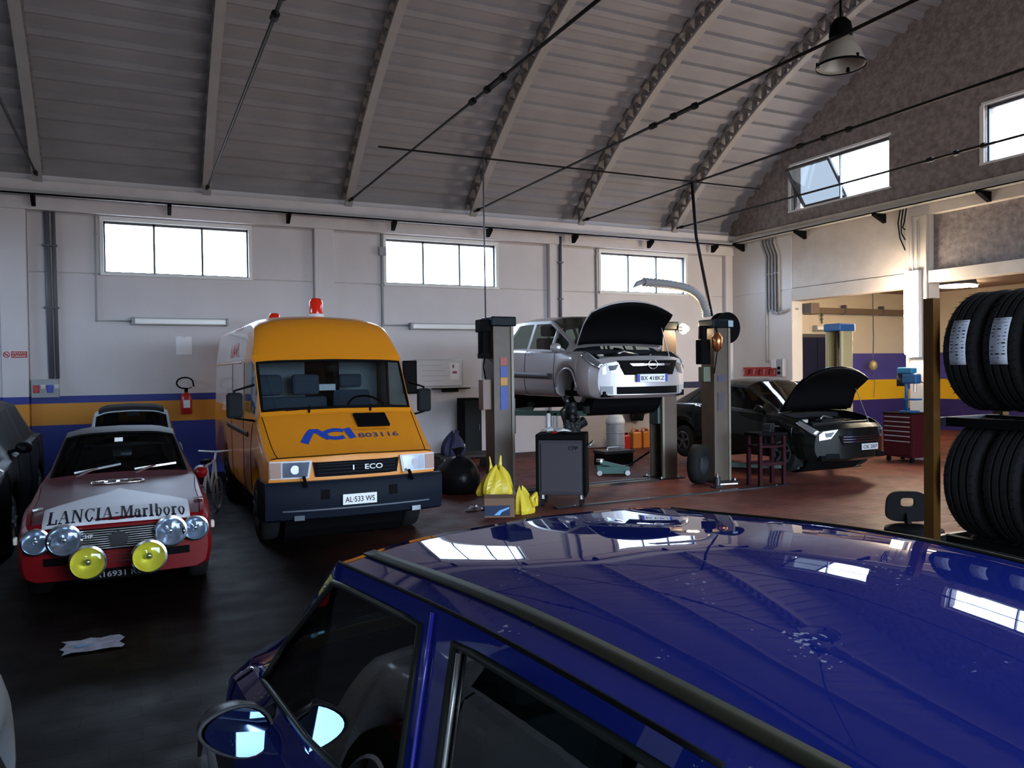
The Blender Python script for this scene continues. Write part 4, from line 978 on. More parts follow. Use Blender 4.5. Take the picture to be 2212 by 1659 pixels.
def make_black_car():
    t = thing('black_car', 'black hatchback with open bonnet beside the lift post with hose reel', 'car', (10.12, 8.50, .17))
    BK = mat('black_paint_car', (.004, .005, .0045), .25, coat=.35)
    p = (3.95, .87, .20, .72, .94, 1.0, 1.80, 1.47, 3.0, 3.85, 1.0, .60, .92, 1.0, .07)
    B = hatch_car(t, p, (.80, 3.30), BK, M_GLSD, [(1.3, 2.35), (2.35, 3.0)], [(1.35, 2.28), (2.40, 3.2)], .30, hood=1.12, bow=.32, fine=.11, rimm=M_RIMD)
    for s in (-1, 1):
        wrap_lamp(B, t, s)
        P = [B.at(y, v, s)+B.nrm(y, v, s)*.006 for y, v in ((3.62, 4.2), (3.86, 4.0), (3.86, 5.9), (3.70, 5.9))]
        MB().add(P, [(0, 1, 2, 3)]).build('tail_lamp', mat('tail_red', (.30, .015, .02), .25), t, True, solid=.012)
        for y in (2.2, 2.85): MB().cbox(tuple(B.at(y, 4.9, s)+Vector((s*.012, 0, 0))), (.02, .14, .03)).build('door_handle', M_CHROME, t, bevel=.006)
        B.front([(s*.40, .25), (s*.62, .25), (s*.60, .33), (s*.42, .33)], .0, .01, M_BLK, 'brake_duct', t)
        B.line([(1.3, 5.2), (2.9, 5.2)], s, .012, BK, 'body_crease', t)
    B.front([(-.36, .46), (.36, .46), (.42, .60), (-.42, .60)], .0, .012, M_BLK, 'grille', t)
    for z in (.50, .54, .58): B.front([(-.36, z), (.36, z), (.36, z+.012), (-.36, z+.012)], .012, .024, M_CHROME, 'grille_bar', t)
    plate(t, (.16, -.02, .42), .36, .10, 'CK 207', m=mat('plate_dull', (.35, .35, .36), .5))
make_black_car()
def make_left_car():
    t = thing('dark_car', 'dark car parked against the left edge beside the red coupe', 'car', (-2.02, 8.75, 0))
    DK = mat('dark_blue_black', (.004, .005, .007), .45, spec=.1)
    p = (4.2, .88, .22, .82, 1.06, 1.0, 1.75, 1.60, 3.3, 4.1, 1.05, .62, 1.0, 1.05, .06)
    B = hatch_car(t, p, (.82, 3.4), DK, mat('opaque_black_glass', (.004, .004, .005), .6), [(1.3, 2.3), (2.3, 3.2)], [(1.2, 2.2), (2.3, 3.2)], .31, bow=.25)  # flat black stands in for glass; the bright wall's reflection is left out
    for s in (-1, 1):
        wrap_lamp(B, t, s)
make_left_car()
def make_white_car():
    t = thing('white_car', 'white car with black bumper strip, only its corner showing at lower left', 'car', (-1.27, 3.86, 0), PI)
    WP = mat('white_paint', (.30, .31, .33), .4, coat=.3)
    p = (3.8, .86, .22, .72, .92, 1.0, 1.7, 1.42, 2.9, 3.6, .95, .58, .88, .95, .06)
    B = hatch_car(t, p, (.80, 3.2), WP, M_GLS, [(1.3, 2.3)], [(1.25, 2.25), (2.4, 3.0)], .29, bow=.30, smir=False)
    for s in (-1, 1):
        B.front([(s*.02, .46), (s*.72, .46), (s*.72, .54), (s*.02, .54)], .0, .02, M_BLK, 'bumper_strip', t)
        B.front([(s*.30, .58), (s*.62, .56), (s*.62, .68), (s*.30, .70)], .0, .015, M_REFL, 'headlight', t)
make_white_car()
# ---------------------------------------------------------------- blue car in front
def make_blue_car():
    YAW = .117
    F = 2.24   # windscreen header in world y on the centre line
    yh = 1.80
    cx, cy = 1.176, F
    # nose origin so that the local point (0, yh) lies at (cx, cy)
    ang = PI+YAW
    ox = cx-(-math.sin(ang)*yh); oy = cy-(math.cos(ang)*yh)
    t = thing('blue_car', 'dark blue car close up, its glossy roof filling the lower right', 'car', (ox, oy, 0), ang)
    BL = bpy.data.materials.new('blue_paint'); BL.use_nodes = True; nt = BL.node_tree; b = nt.nodes['Principled BSDF']
    b.inputs['Base Color'].default_value = (.006, .012, .12, 1); b.inputs['Roughness'].default_value = .5; b.inputs['Specular IOR Level'].default_value = 0; b.inputs['Coat Weight'].default_value = 1; b.inputs['Coat Roughness'].default_value = .015; b.inputs['Coat IOR'].default_value = 1.42
    g = nt.nodes.new('ShaderNodeTexCoord'); n = nt.nodes.new('ShaderNodeTexNoise'); n.inputs['Scale'].default_value = 75; n.inputs['Detail'].default_value = 3; nt.links.new(g.outputs['Object'], n.inputs['Vector'])
    n2 = nt.nodes.new('ShaderNodeTexNoise'); n2.inputs['Scale'].default_value = 5.0; nt.links.new(g.outputs['Object'], n2.inputs['Vector'])
    ad = nt.nodes.new('ShaderNodeMath'); ad.operation = 'MULTIPLY'; nt.links.new(n.outputs[0], ad.inputs[0]); nt.links.new(n2.outputs[0], ad.inputs[1])
    r = nt.nodes.new('ShaderNodeValToRGB'); r.color_ramp.elements[0].position = .415; r.color_ramp.elements[1].position = .44
    r.color_ramp.elements[0].color = (.006, .012, .12, 1); r.color_ramp.elements[1].color = (.2, .22, .3, 1)
    nt.links.new(ad.outputs[0], r.inputs[0]); nt.links.new(r.outputs[0], b.inputs['Base Color'])
    _mats['blue_paint'] = BL
    p = (4.2, .86, .2, .50, .80, 1.0, yh, 1.397, 3.55, 4.1, .93, .681, .79, .93, .034)
    L, w = p[0], p[1]
    B = hatch_car(t, p, (.82, 3.25), BL, glass('blue_car_glass', (.16, .22, .21), .01, 1.6), [(1.05, 2.42)], [(1.20, 2.38), (2.54, 3.25)], .29, fine=.05, bow=.25, smir=False, roofmod=[(5, 1.032, .02), (6, 1.018, .004)], noses=((0, .70), (1, .74), (2, .80), (3, .95)))
    SEAL = mat('window_seal', (.012, .014, .012), .45); DITCH = mat('roof_ditch', (.022, .022, .014), .55)
    for s in (-1, 1):
        B.patch(yh+.01, 3.6, 7.30, 7.44, s, .004, DITCH, 'roof_strip', t, 30, 2, .006)
        B.line([(1.03, 7.02), (yh, 7.02), (3.2, 7.02)], s, .006, M_BLK, 'door_gap', t)
        B.line([(2.44, 6.0), (2.44, 6.98)], s, .005, mat('edge_highlight', (.02, .02, .35), .3, coat=1), 'lit_door_edge', t, .006)  # brighter blue line paints the light caught on the door edge
        B.line([(1.20, 6.06), (1.20, 6.9), (2.38, 6.9), (2.38, 6.06), (1.20, 6.06)], s, .010, SEAL, 'window_seal', t)
        B.line([(2.54, 6.06), (2.54, 6.9), (3.25, 6.9)], s, .010, SEAL, 'window_seal', t)
        B.line([(2.57, 6.06), (2.57, 6.88)], s, .006, M_STEEL, 'window_trim', t, .006)
    # door mirrors
    for s in (-1, 1):
        c = B.at(1.50, 6.0, s)+Vector((s*.135, .0, -.015)); P = []
        for k, q in ((0, .45), (.3, .8), (.7, 1.0), (1, 1.0)):
            row = []
            for a in span(0, 2*PI, 25):
                ex = .105*math.cos(a); ez = .075*math.sin(a)*(1-.25*s*math.cos(a)*s)
                row.append(c+Vector((s*ex*q, -.11+.13*k, ez*q-.0+.02*math.cos(a)*q)))
            P.append(row)
        b_ = MB().grid(P); b_.add(P[0], [tuple(range(25))])
        o = b_.build('mirror', mat('mirror_black', (.012, .014, .022), .35), t, True)
        gl = [c+(q-c)*.88 for q in P[-1]]; MB().add([(q.x, c.y+.032+.03*(q.x-c.x)-.20*(q.z-c.z), q.z) for q in gl], [tuple(range(25))]).build('mirror_glass', mat('blue_mirror', (.22, .36, .62), .03, 1.), o)
        MB().tube([(q.x, c.y+.022, q.z) for q in P[-1][:-1]], .006, 6, True).build('mirror_rim', mat('rim_grey', (.06, .06, .07), .5), o, True)
        MB().bar(tuple(B.at(1.44, 6.0, s)-Vector((s*.03, 0, .02))), tuple(c-Vector((s*.05, .03, .03))), .07, .05).build('mirror_arm', M_BLK, o)
    MB().tube([(.2, 2.2, 1.22), (.5, 2.2, 1.2), (.56, 2.2, 1.05), (.58, 2.22, .6)], .02).build('seat_belt', M_BLK, t)
    MB().cbox((-.56, 2.1, 1.05), (.05, .1, .05)).build('belt_buckle', M_RED, t, bevel=.008)
    MB().cbox((.60, 2.0, .92), (.03, .10, .06)).build('red_door_lamp', M_RED, t, bevel=.01)
    return t
make_blue_car()
# ---------------------------------------------------------------- lifts
M_POST = mat('lift_post_grey', (.085, .061, .045), .5, var=.15, vs=5); M_POSTE = mat('lift_post_edge', (.22, .19, .15), .45)
M_LTOP = mat('lift_head', (.004, .008, .011), .4); M_OIL = mat('oily_green', (.03, .06, .05), .45)
BLUE = mat('sticker_blue', (.02, .05, .28), .5); YEL = mat('sticker_amber', (.45, .2, .02), .5)
def lift_post(x, y, side, label, top=M_LTOP, arms=True, azm=1.24, body=None, edge=None):
    """side=+1: the carriage and arms point to +x"""
    t = thing('lift_post', label, 'lift post', (x, y, 0)); bd, ed = body or M_POST, edge or M_POSTE
    b = MB().box(-.15*side-.012, -.15*side+.012, -.16, .16, .02, 2.48)
    b.box(-.15, .15, -.16, -.135, .02, 2.48).box(-.15, .15, .135, .16, .02, 2.48)
    b.build('column', bd, t, bevel=.006)
    e = MB(); 
    for s in (-1, 1): e.box(min(.15*side, .11*side), max(.15*side, .11*side), s*.165-.02, s*.165+.02, .02, 2.48)
    e.build('guide_flange', ed, t)
    MB().box(-.24, .24, -.26, .26, 0, .022).build('base_plate', M_DSTEEL, t)
    for i in (-1, 1):
        for j in (-1, 1): MB().cyl((i*.2, j*.21, .02), (i*.2, j*.21, .05), .018, n=6).build('anchor_bolt', M_STEEL, t)
    MB().box(-.20, .20, -.19, .19, 2.48, 2.62).build('head_cover', top, t, bevel=.02)
    MB().cyl((.03*side, 0, .1), (.03*side, 0, 2.45), .028).build('screw', M_STEEL, t, True)
    c = MB().box(.0, .20, -.125, .125, azm-.30, azm+.22) if side > 0 else MB().box(-.20, 0, -.125, .125, azm-.30, azm+.22)
    c = c.build('carriage', M_OIL, t, bevel=.01)
    if arms:
        for dy in (-.85, .85):
            p0, p1 = (side*.2, math.copysign(.10, dy), azm), (side*.95, dy, azm)
            a = MB().bar(p0, p1, .09, .07).build('arm', M_OIL, t)
            MB().cyl((p1[0], p1[1], azm+.0), (p1[0], p1[1], azm+.10), .055).build('pad', M_RUB, a)
    return t
tl = lift_post(4.80, 10.33, 1, 'left grey lift post with blue and amber stickers carrying the silver car', azm=1.22)
MB().box(-.06, .05, -.172, -.166, 1.92, 2.03).build('warning_sticker', mat('sticker_red', (.30, .05, .04), .5), tl)
MB().box(-.06, .05, -.172, -.166, 1.75, 1.90).build('sticker', BLUE, tl); MB().box(-.06, .05, -.172, -.166, 1.63, 1.74).build('sticker', YEL, tl); MB().box(-.06, .05, -.172, -.166, 1.28, 1.61).build('sticker', BLUE, tl)
m = MB().box(-.34, -.17, -.12, .08, 2.40, 2.58).cyl((-.25, -.02, 2.08), (-.25, -.02, 2.40), .085).box(-.32, -.16, -.10, .06, 2.02, 2.10).build('drive_motor', M_BLK, tl, bevel=.01)
MB().box(-.30, -.16, -.08, .08, 1.28, 1.72).build('switch_box', mat('switch_box_brown', (.16, .10, .08), .5), tl, bevel=.01)
MB().tube([(-.24, -.02, 2.03), (-.26, -.02, 1.9), (-.23, -.02, 1.72)], .012).build('motor_cable', M_BLK, tl, True)
tm = lift_post(8.02, 10.72, -1, 'right lift post standing behind the front of the silver car', azm=1.22)
TR_ = lift_post(8.52, 9.98, 1, 'grey lift post beside the black car with hose reel at its head', arms=True, azm=.26)
MB().box(-.10, .04, -.172, -.166, 1.62, 1.72).build('sticker', mat('sticker_dull', (.05, .05, .09), .5), TR_); MB().box(-.10, .02, -.172, -.166, 1.15, 1.45).build('sticker', mat('sticker_dull2', (.06, .05, .06), .5), TR_)
MB().box(.10, .20, -.20, -.195, 2.50, 2.60).build('sticker', mat('sticker_pale', (.35, .45, .5), .5), TR_)
MB().box(-.36, -.18, -.10, .06, 1.9, 2.30).cyl((-.26, 0, 2.28), (-.26, 0, 2.52), .07).build('drive_motor', M_BLK, TR_, bevel=.015)
MB().box(-.34, -.20, -.12, .02, 1.62, 1.86).build('switch_box', mat('switch_box_green', (.10, .12, .08), .5), TR_, bevel=.01)
lift_post(11.72, 10.32, -1, 'blue capped cream lift post on the far side of the black car', mat('cap_blue', (.006, .085, .26), .4), True, .26, mat('post_lamplit', (.42, .33, .16), .5), mat('post_lamplit_edge', (.6, .5, .28), .5))  # the tube lamp's yellow light is put into this post's colour
# hose reel, exhaust hose, lamps on the lift by the black car
t = thing('hose_reel', 'round black hose reel at the head of the post near the black car', 'hose reel', (8.86, 10.14, 2.50))
MB().lathe([(.0, 0), (.26, 0), (.26, .12), (.14, .2), (.14, .8), (.26, .88), (.26, 1), (0, 1)], (0, -.08, 0), (0, .10, 0), 28).build('drum', M_BLK, t, True, angle=.5)
MB().box(-.34, -.02, -.03, .03, -.05, .05).build('bracket', M_DSTEEL, t)
t = thing('exhaust_hose', 'grey flexible exhaust hose arching from the lift post across the window', 'hose', (8.3, 9.95, 2.66))
P = [(.02, 0, 0), (.0, 0, .12), (-.10, 0, .30), (-.32, 0, .43), (-.65, 0, .49), (-.95, 0, .51), (-1.22, 0, .52)]
q = []
for i in range(len(P)-1):
    for k in range(8):
        tt = k/8; a, b, c, d = [Vector(P[min(max(i+o, 0), len(P)-1)]) for o in (-1, 0, 1, 2)]
        q.append(.5*((2*b)+(c-a)*tt+(2*a-5*b+4*c-d)*tt*tt+(3*b-a-3*c+d)*tt**3))
MB().tube(q, [.062+.010*(i % 2) for i in range(len(q))], 12).build('hose', mat('hose_grey', (.26, .26, .26), .5), t, True, angle=.9)
MB().tube([q[-1], q[-1]+Vector((-.12, 0, -.03)), q[-1]+Vector((-.2, 0, -.09))], [.05, .04, .01]).build('nozzle', M_GREYP, t, True)
t = thing('pull_cord_lamp', 'copper coloured inspection lamp hanging on the hose reel post', 'lamp', (8.37, 9.76, 2.30))
MB().lathe([(.02, 0), (.075, .2), (.085, .75), (.04, 1)], (0, 0, -.20), (0, 0, .10), 16).build('shade', mat('copper', (.45, .17, .07), .25, .9), t, True)
MB().tube([(0, 0, .1), (.02, .05, .2), (.0, .1, .28)], .012).tube([(0, 0, -.2), (-.03, 0, -.35), (-.05, .02, -.55)], .010).build('cord', M_BLK, t, True)
t = thing('work_lamp', 'small glowing work lamp on the post behind the raised silver car', 'lamp', (8.28, 10.50, 2.50))
MB().bar((-.14, .1, 0), (0, 0, 0), .02, .02).lathe([(.05, 0), (.085, .5), (.09, 1)], (0, .06, 0), (0, 0, 0), 18).build('shade', M_WPL, t, True)
M_BULB = mat('warm_bulb', (1, .9, .7), .5, emit=60, ecol=(1, .80, .52))
bm = bpy.data.meshes.new('bulb'); import bmesh as _bm
_b = _bm.new(); _bm.ops.create_icosphere(_b, subdivisions=2, radius=.055); _b.to_mesh(bm); _b.free(); bm.materials.append(M_BULB)
o = bpy.data.objects.new('bulb', bm); COL.objects.link(o); o.parent = t; o.location = (.02, -.05, 0)
point((8.32, 10.38, 2.50), 26, (1, .72, .42), .05)
# thin rail and drop cables over the lifts
t = thing('cable_rail', 'thin dark wire rail hung level above the two lifts', 'rail', (6.3, 10.2, 4.86))
MB().tube([(-3.3, 0, 0), (3.4, 0, .03)], .013).build('wire', M_ROD, t)
for x, nm in ((4.53, 'thin cable dropping to the head of the left lift post'), (8.25, 'thicker cable dropping to the post with the hose reel')):
    t = thing('drop_cable', nm, 'cable', (x, 10.2, 4.86)); th = .012 if x < 6 else .026
    d = (.05, .1, -2.28) if x < 6 else (.20, -.22, -2.18)
    MB().tube([(0, 0, 0), (d[0]*.2, d[1]*.2, d[2]*.4), d], th).build('cable', M_ROD if x > 6 else M_PIPED, t, True)
# ---------------------------------------------------------------- lamps of the hall
M_TUBE = mat('lit_tube', (1, .93, .8), .5, emit=56, ecol=(1, .82, .60))
t = thing('tube_lamp', 'bright upright fluorescent tube fitting on the pillar by the side room', 'lamp', (X1-.19, 10.22, 2.83))
MB().box(.03, .14, -.13, .13, -.84, .84).build('housing', M_WPL, t, bevel=.01)
MB().lathe([(0, 0), (.10, .0), (.115, .03), (.115, .97), (.10, 1), (0, 1)], (-.02, 0, -.78), (-.02, 0, .78), 16).build('diffuser', M_TUBE, t, True)
MB().tube([(.1, -.06, .84), (.1, -.06, 1.8)], .012).tube([(.1, .04, .84), (.1, .05, 1.9)], .012).build('conduit', M_PIPE, t)
def batten(x0, x1, z, y, label, lit=0, m=None):
    t = thing('batten_light', label, 'lamp', ((x0+x1)/2, y, z)); w = (x1-x0)/2
    MB().box(-w, w, -.03, .05, -.06, .075).build('housing', m or mat('batten_grey', (.34, .34, .34), .5), t, bevel=.008)
    MB().box(-w+.02, w-.02, -.10, -.03, -.05, .055).build('diffuser', lit or mat('batten_diffuser', (.82, .82, .80), .25), t, bevel=.02)
    for s in (-1, 1): MB().box(s*w-.02, s*w+.02, -.105, .05, -.065, .08).build('end_cap', M_GREYP, t, bevel=.006)
    return t
batten(0.0, 1.58, 2.80, Y1-.05, 'unlit white batten lamp over the sheet of paper, left of the van')
batten(5.17, 6.80, 2.775, Y1-.05, 'unlit white batten lamp between the van and the left lift post')
t = thing('pendant_lamp', 'bell shaped grey factory lamp hanging from the roof', 'lamp', (6.86, 6.0, 5.05))
MB().lathe([(.245, 0), (.235, .10), (.19, .42), (.12, .78), (.10, .80)], (0, 0, 0), (0, 0, .36), 32).build('shade', mat('lamp_glass', (.32, .31, .27), .3, var=.1), t, True, solid=.008)
MB().lathe([(.252, 0), (.252, .025), (.24, .025)], (0, 0, -.01), (0, 0, .99), 32).build('rim', M_BLK, t)
MB().lathe([(0, 0), (.115, 0), (.12, .3), (.105, .75), (.06, 1), (0, 1)], (0, 0, .28), (0, 0, .50), 20).build('cap', M_BLK, t, True, angle=.6)
for a in (.4, 2.5, 4.6): MB().cyl((.235*math.cos(a), .235*math.sin(a), .0), (.235*math.cos(a), .235*math.sin(a), .05), .018, n=8).build('clip', M_BLK, t)
MB().tube([(0, 0, .5), (0, 0, zr(6.0)-5.05-.3)], .012).build('cord', M_BLK, t)
# ---------------------------------------------------------------- fittings on the back wall
def conduit(pts, r, label, m=M_PIPE, box=None):
    t = thing('conduit', label, 'pipe', pts[0]); p0 = Vector(pts[0])
    MB().tube([Vector(p)-p0 for p in pts], r).build('pipe', m, t, True)
    for p in pts[1:-1]: MB().cbox(tuple(Vector(p)-p0), (r*2.6, r*2.6, r*2.6)).build('elbow', m, t, bevel=r*.5)
    z = [p[2] for p in pts]
    for k in (.25, .6):
        a, b = Vector(pts[0])-p0, Vector(pts[1])-p0; q = a+(b-a)*k; MB().cbox(tuple(q), (r*3.4, r*2.3, .03) if abs((b-a).z) > .1 else (.03, r*2.3, r*3.4)).build('clip', m, t)
    if box: MB().cbox(tuple(Vector(box)-p0), (.14, .09, .18)).build('junction_box', M_GREYP, t, bevel=.01)
yb = Y1-.03
conduit([(-1.30, Y1-.05, 4.84), (-1.27, Y1-.05, 1.80)], .045, 'left one of two fat dark conduits rising from the socket box', M_PIPED)
conduit([(-1.195, Y1-.05, 4.84), (-1.18, Y1-.05, 1.80)], .030, 'right one of two dark conduits rising from the socket box', M_PIPED)
conduit([(-.56, yb, 4.84), (-.57, yb, 2.81), (0, yb, 2.81)], .015, 'thin grey conduit bending to the batten lamp left of the van')
conduit([(4.60, yb, 4.84), (4.595, yb, 2.80), (5.17, yb, 2.80)], .025, 'grey conduit left of the second window, bending to its batten lamp', box=(4.60, Y1-.05, 4.30))
conduit([(8.70, Y1-.15, 4.84), (8.68, Y1-.15, 2.5)], .035, 'dark conduit running down the pilaster right of the second window', M_PIPED)
conduit([(9.76, yb, 4.84), (9.72, yb, 4.45), (9.73, yb, 2.4)], .022, 'thin grey conduit just left of the third window')
t = thing('socket_box', 'grey wall box with a red and a blue socket, low on the left', 'socket box', (-1.365, Y1, 1.635))
MB().box(-.205, .205, -.12, 0, -.155, .155).build('box', M_GREYP, t, bevel=.01)
for x, m in ((-.13, M_RED), (.07, M_EUB)):
    MB().box(x-.045, x+.045, -.15, -.12, -.07, .06).build('socket', m, t, bevel=.01); MB().cbox((x+.10, -.14, .03), (.075, .05, .07), rx=.4).build('socket_cover', M_WPL, t, bevel=.01)
t = thing('no_smoking_sign', 'small red and white no smoking sign at the left edge of the wall', 'sign', (-1.785, Y1-.125, 2.215))
MB().box(-.18, .18, -.004, 0, -.07, .07).build('plate', mat('sign_white', (.62, .60, .62), .4), t)
MB().tube([(-.125+.045*math.cos(a), -.006, .0+.045*math.sin(a)) for a in span(0, 2*PI, 25)[:-1]], .007, 6, True).bar((-.157, -.007, .032), (-.093, -.007, -.032), .004, .012).build('prohibition_ring', M_RED, t)
MB().box(-.155, -.10, -.008, -.005, -.006, .006).build('cigarette', M_BLK, t)
MB().box(-.06, .17, -.007, -.004, -.055, .055).build('red_field', M_RED, t)
for tx, z in (('VIETATO', .008), ('FUMARE', -.043)): lettering(tx, .05, lambda a, b, z=z: (-.05+a, -.009, z+b), 'lettering', mat('sign_white', (.62, .60, .62), .4), t, .20, True)
t = thing('notice', 'white sheet of paper taped to the wall above the fire extinguisher', 'notice', (.835, Y1-.004, 2.375))
MB().grid([[(x, -.003-.006*math.sin((x+.13)*12), z) for x in span(-.135, .135, 7)] for z in (-.165, 0, .165)]).build('sheet', M_PAPER, t, True)
MB().box(-.03, .03, -.012, -.009, .14, .17).build('tape', M_WPL, t)
t = thing('fire_extinguisher', 'red fire extinguisher with black hose hung on the striped wall', 'extinguisher', (.85, Y1-.11, 1.12))
MB().lathe([(0, 0), (.085, 0), (.095, .04), (.095, .80), (.07, .92), (.03, .98), (.03, 1.0)], (0, 0, 0), (0, 0, .40), 24).build('cylinder', M_RED, t, True, angle=.7)
MB().box(-.055, .055, -.099, -.094, .12, .26).build('label', M_PAPER, t)
MB().cyl((0, 0, .40), (0, 0, .46), .03).bar((-.02, 0, .45), (.10, 0, .49), .02, .015).build('valve', M_BLK, t)
MB().tube([(.02, -.03, .44)]+[(-.02+.14*math.cos(a), -.04, .57+.10*math.sin(a)) for a in span(-1.3, -5.9, 16)]+[(.13, -.04, .50)], .014, 6).build('hose', M_BLK, t, True)
MB().box(-.04, .04, .09, .11, .2, .3).build('wall_hook', M_STEEL, t)
t = thing('whiteboard', 'white wall board with faint writing, right of the van', 'board', (5.80, Y1-.01, 1.81))
MB().box(-.53, .53, -.015, 0, -.27, .27).build('board', mat('board_white', (.62, .60, .60), .3), t)
b = MB().box(-.54, .54, -.022, 0, .265, .285).box(-.54, .54, -.022, 0, -.285, -.265).box(-.54, -.525, -.022, 0, -.28, .28).box(.525, .54, -.022, 0, -.28, .28)
b.build('frame', M_STEEL, t)
for i in range(4): MB().box(-.42+.05*(i % 2), .05+.08*(i % 3), -.018, -.0155, .15-i*.11, .162-i*.11).build('writing', mat('faded_ink', (.42, .41, .42), .6), t)
MB().box(.25, .45, -.018, -.0155, -.15, .2).build('paper', M_PAPER, t); MB().box(.30, .34, -.021, -.018, .10, .17).box(.30, .40, -.021, -.018, -.02, .03).build('print', mat('print_red', (.25, .08, .1), .5), t)
t = thing('board_shelf', 'narrow black shelf under the white wall board', 'shelf', (6.05, Y1, 1.46))
MB().box(-.42, .42, -.12, 0, 0, .025).build('shelf', M_BLK, t); MB().box(-.2, .15, -.11, -.02, -.06, 0).build('tray', M_BLK, t)
t = thing('notice_board', 'black panel on the wall just above the van mirror', 'panel', (5.16, Y1-.02, 1.74))
MB().box(-.16, .14, -.03, 0, -.36, .33).build('panel', M_BLK, t, bevel=.01); MB().box(-.14, .12, -.034, -.03, -.33, .3).build('face', M_INTD, t)
t = thing('tall_cabinet', 'tall narrow black cabinet standing against the wall left of the lift', 'cabinet', (6.35, 15.2, 0))
MB().box(-.20, .20, -.20, .20, .04, 1.27).build('carcass', M_BLK, t, bevel=.012); MB().box(-.185, .185, -.215, -.2, .08, 1.23).build('door', mat('cabinet_black', (.006, .006, .006), .35), t); MB().box(.12, .14, -.235, -.215, .6, .72).build('handle', M_DSTEEL, t)
for i in (-1, 1): MB().box(i*.15-.03, i*.15+.03, -.15, .15, 0, .04).build('foot', M_BLK, t)
def jerry(name, label, x, y, w, d, h, m, rz=0., group=None):
    t = thing(name, label, 'canister', (x, y, 0), rz, group)
    MB().box(-w/2, w/2, -d/2, d/2, 0, h*.84).build('body', m, t, bevel=.03)
    MB().lathe([(0, 0), (.03, 0), (.03, 1), (0, 1)], (w*.28, 0, h*.84), (w*.28, 0, h*.95), 12).build('cap', M_RED if m is not M_RED else M_BLK, t)
    MB().tube([(-w*.38, 0, h*.84), (-w*.30, 0, h), (w*.02, 0, h), (w*.1, 0, h*.84)], .016).build('handle', m, t, True)
    return t
M_OR = mat('orange_plastic', (.55, .20, .03), .35)
for i, (x, lb) in enumerate(((10.38, 'orange canister nearest the red canister, under the raised car'), (10.68, 'middle orange canister of three under the raised car'), (10.98, 'orange canister with label, rightmost of three under the raised car'))):
    t = jerry('canister', lb, x, 14.95+.04*i, .25, .2, .46, M_OR, .1*i)
    if i == 2: MB().box(-.07, .05, -.106, -.1, .12, .28).build('label', M_PAPER, t); MB().box(-.05, .02, -.11, -.106, .17, .24).build('print', M_RED, t)
jerry('canister', 'red canister on the floor left of the orange canisters', 10.05, 14.9, .22, .18, .40, M_RED)
jerry('jug', 'pale plastic jug standing left of the tall black cabinet', 5.98, 14.9, .24, .17, .42, M_WPL)
t = thing('drum', 'white topped grey drum behind the grey tool trolley', 'drum', (9.02, 13.7, 0))
MB().lathe([(0, 0), (.19, 0), (.19, .92), (.175, 1), (0, 1)], (0, 0, 0), (0, 0, .72), 24).build('body', M_GREYP, t, True, angle=.6)
MB().lathe([(.0, 0), (.2, 0), (.2, .35), (.14, .9), (0, 1)], (0, 0, .70), (0, 0, .90), 20).build('white_cover', M_WPL, t, True)
for z in (.25, .5): MB().lathe([(.19, 0), (.2, .5), (.19, 1)], (0, 0, z), (0, 0, z+.03), 24).build('hoop', M_GREYP, t)
t = thing('low_bench', 'low dark bench on the floor right of the van', 'bench', (5.55, 13.55, 0))
for i in range(4): MB().box(-.62, .62, -.36+i*.18, -.20+i*.18, .25, .29).build('plank', mat('old_plank', (.05, .045, .04), .8, var=.3), t)
for s in (-1, 1): MB().box(s*.5-.04, s*.5+.04, -.34, .34, 0, .25).build('leg', M_DSTEEL, t)
t = thing('black_bag', 'black rubbish bag at the foot of the left lift post', 'bag', (4.40, 11.0, 0))
rg = random.Random(5)
def bag(prof, n, jit, c=(0, 0, 0), ex=1.):
    b = MB(); P = []
    for r, z in prof: P.append([(c[0]+ex*r*math.cos(a)*(1+jit*rg.uniform(-1, 1)), c[1]+r*math.sin(a)*(1+jit*rg.uniform(-1, 1)), c[2]+z+jit*.1*rg.uniform(-1, 1)*(z > 0)) for a in span(0, 2*PI, n+1)[:-1]])
    for r in P: r.append(r[0])
    return b.grid(P)
bag([(.02, .01), (.26, 0), (.33, .12), (.34, .26), (.28, .40), (.16, .52), (.05, .56)], 18, .09).build('bag', mat('bin_liner', (.006, .006, .007), .3, bump=.4, bs=12), t, True)
bag([(.05, .55), (.03, .58), (.09, .66), (.1, .68)], 10, .2).build('knot', mat('bin_liner', ()), t, True)
# carton, yellow bags, litter
t = thing('carton', 'small brown carton with dark blue printed panel in front of the yellow bags', 'box', (4.15, 8.98, 0), -.42)
CB = mat('cardboard', (.16, .09, .055), .8, var=.1)
MB().box(-.19, .19, -.13, .13, 0, .24).build('box', CB, t)
MB().add([(-.19, -.13, .24), (.19, -.13, .24), (.19, -.2, .30), (-.19, -.2, .30)], [(0, 1, 2, 3)]).build('flap', CB, t, solid=.004)
MB().box(-.185, .13, -.136, -.13, .02, .15).build('printed_panel', mat('print_navy', (.008, .02, .06), .4), t)
MB().add([(-.07, -.138, .03), (.0, -.138, .09), (.12, -.138, .13), (.12, -.138, .11), (.03, -.138, .07), (.0, -.138, .03)], [tuple(range(6))]).build('print', mat('print_sky', (.15, .4, .75), .4), t)
YB = bpy.data.materials.new('yellow_film'); YB.use_nodes = True; q = YB.node_tree.nodes['Principled BSDF']; q.inputs['Base Color'].default_value = (.58, .44, .03, 1); q.inputs['Roughness'].default_value = .35; _mats['yellow_film'] = YB
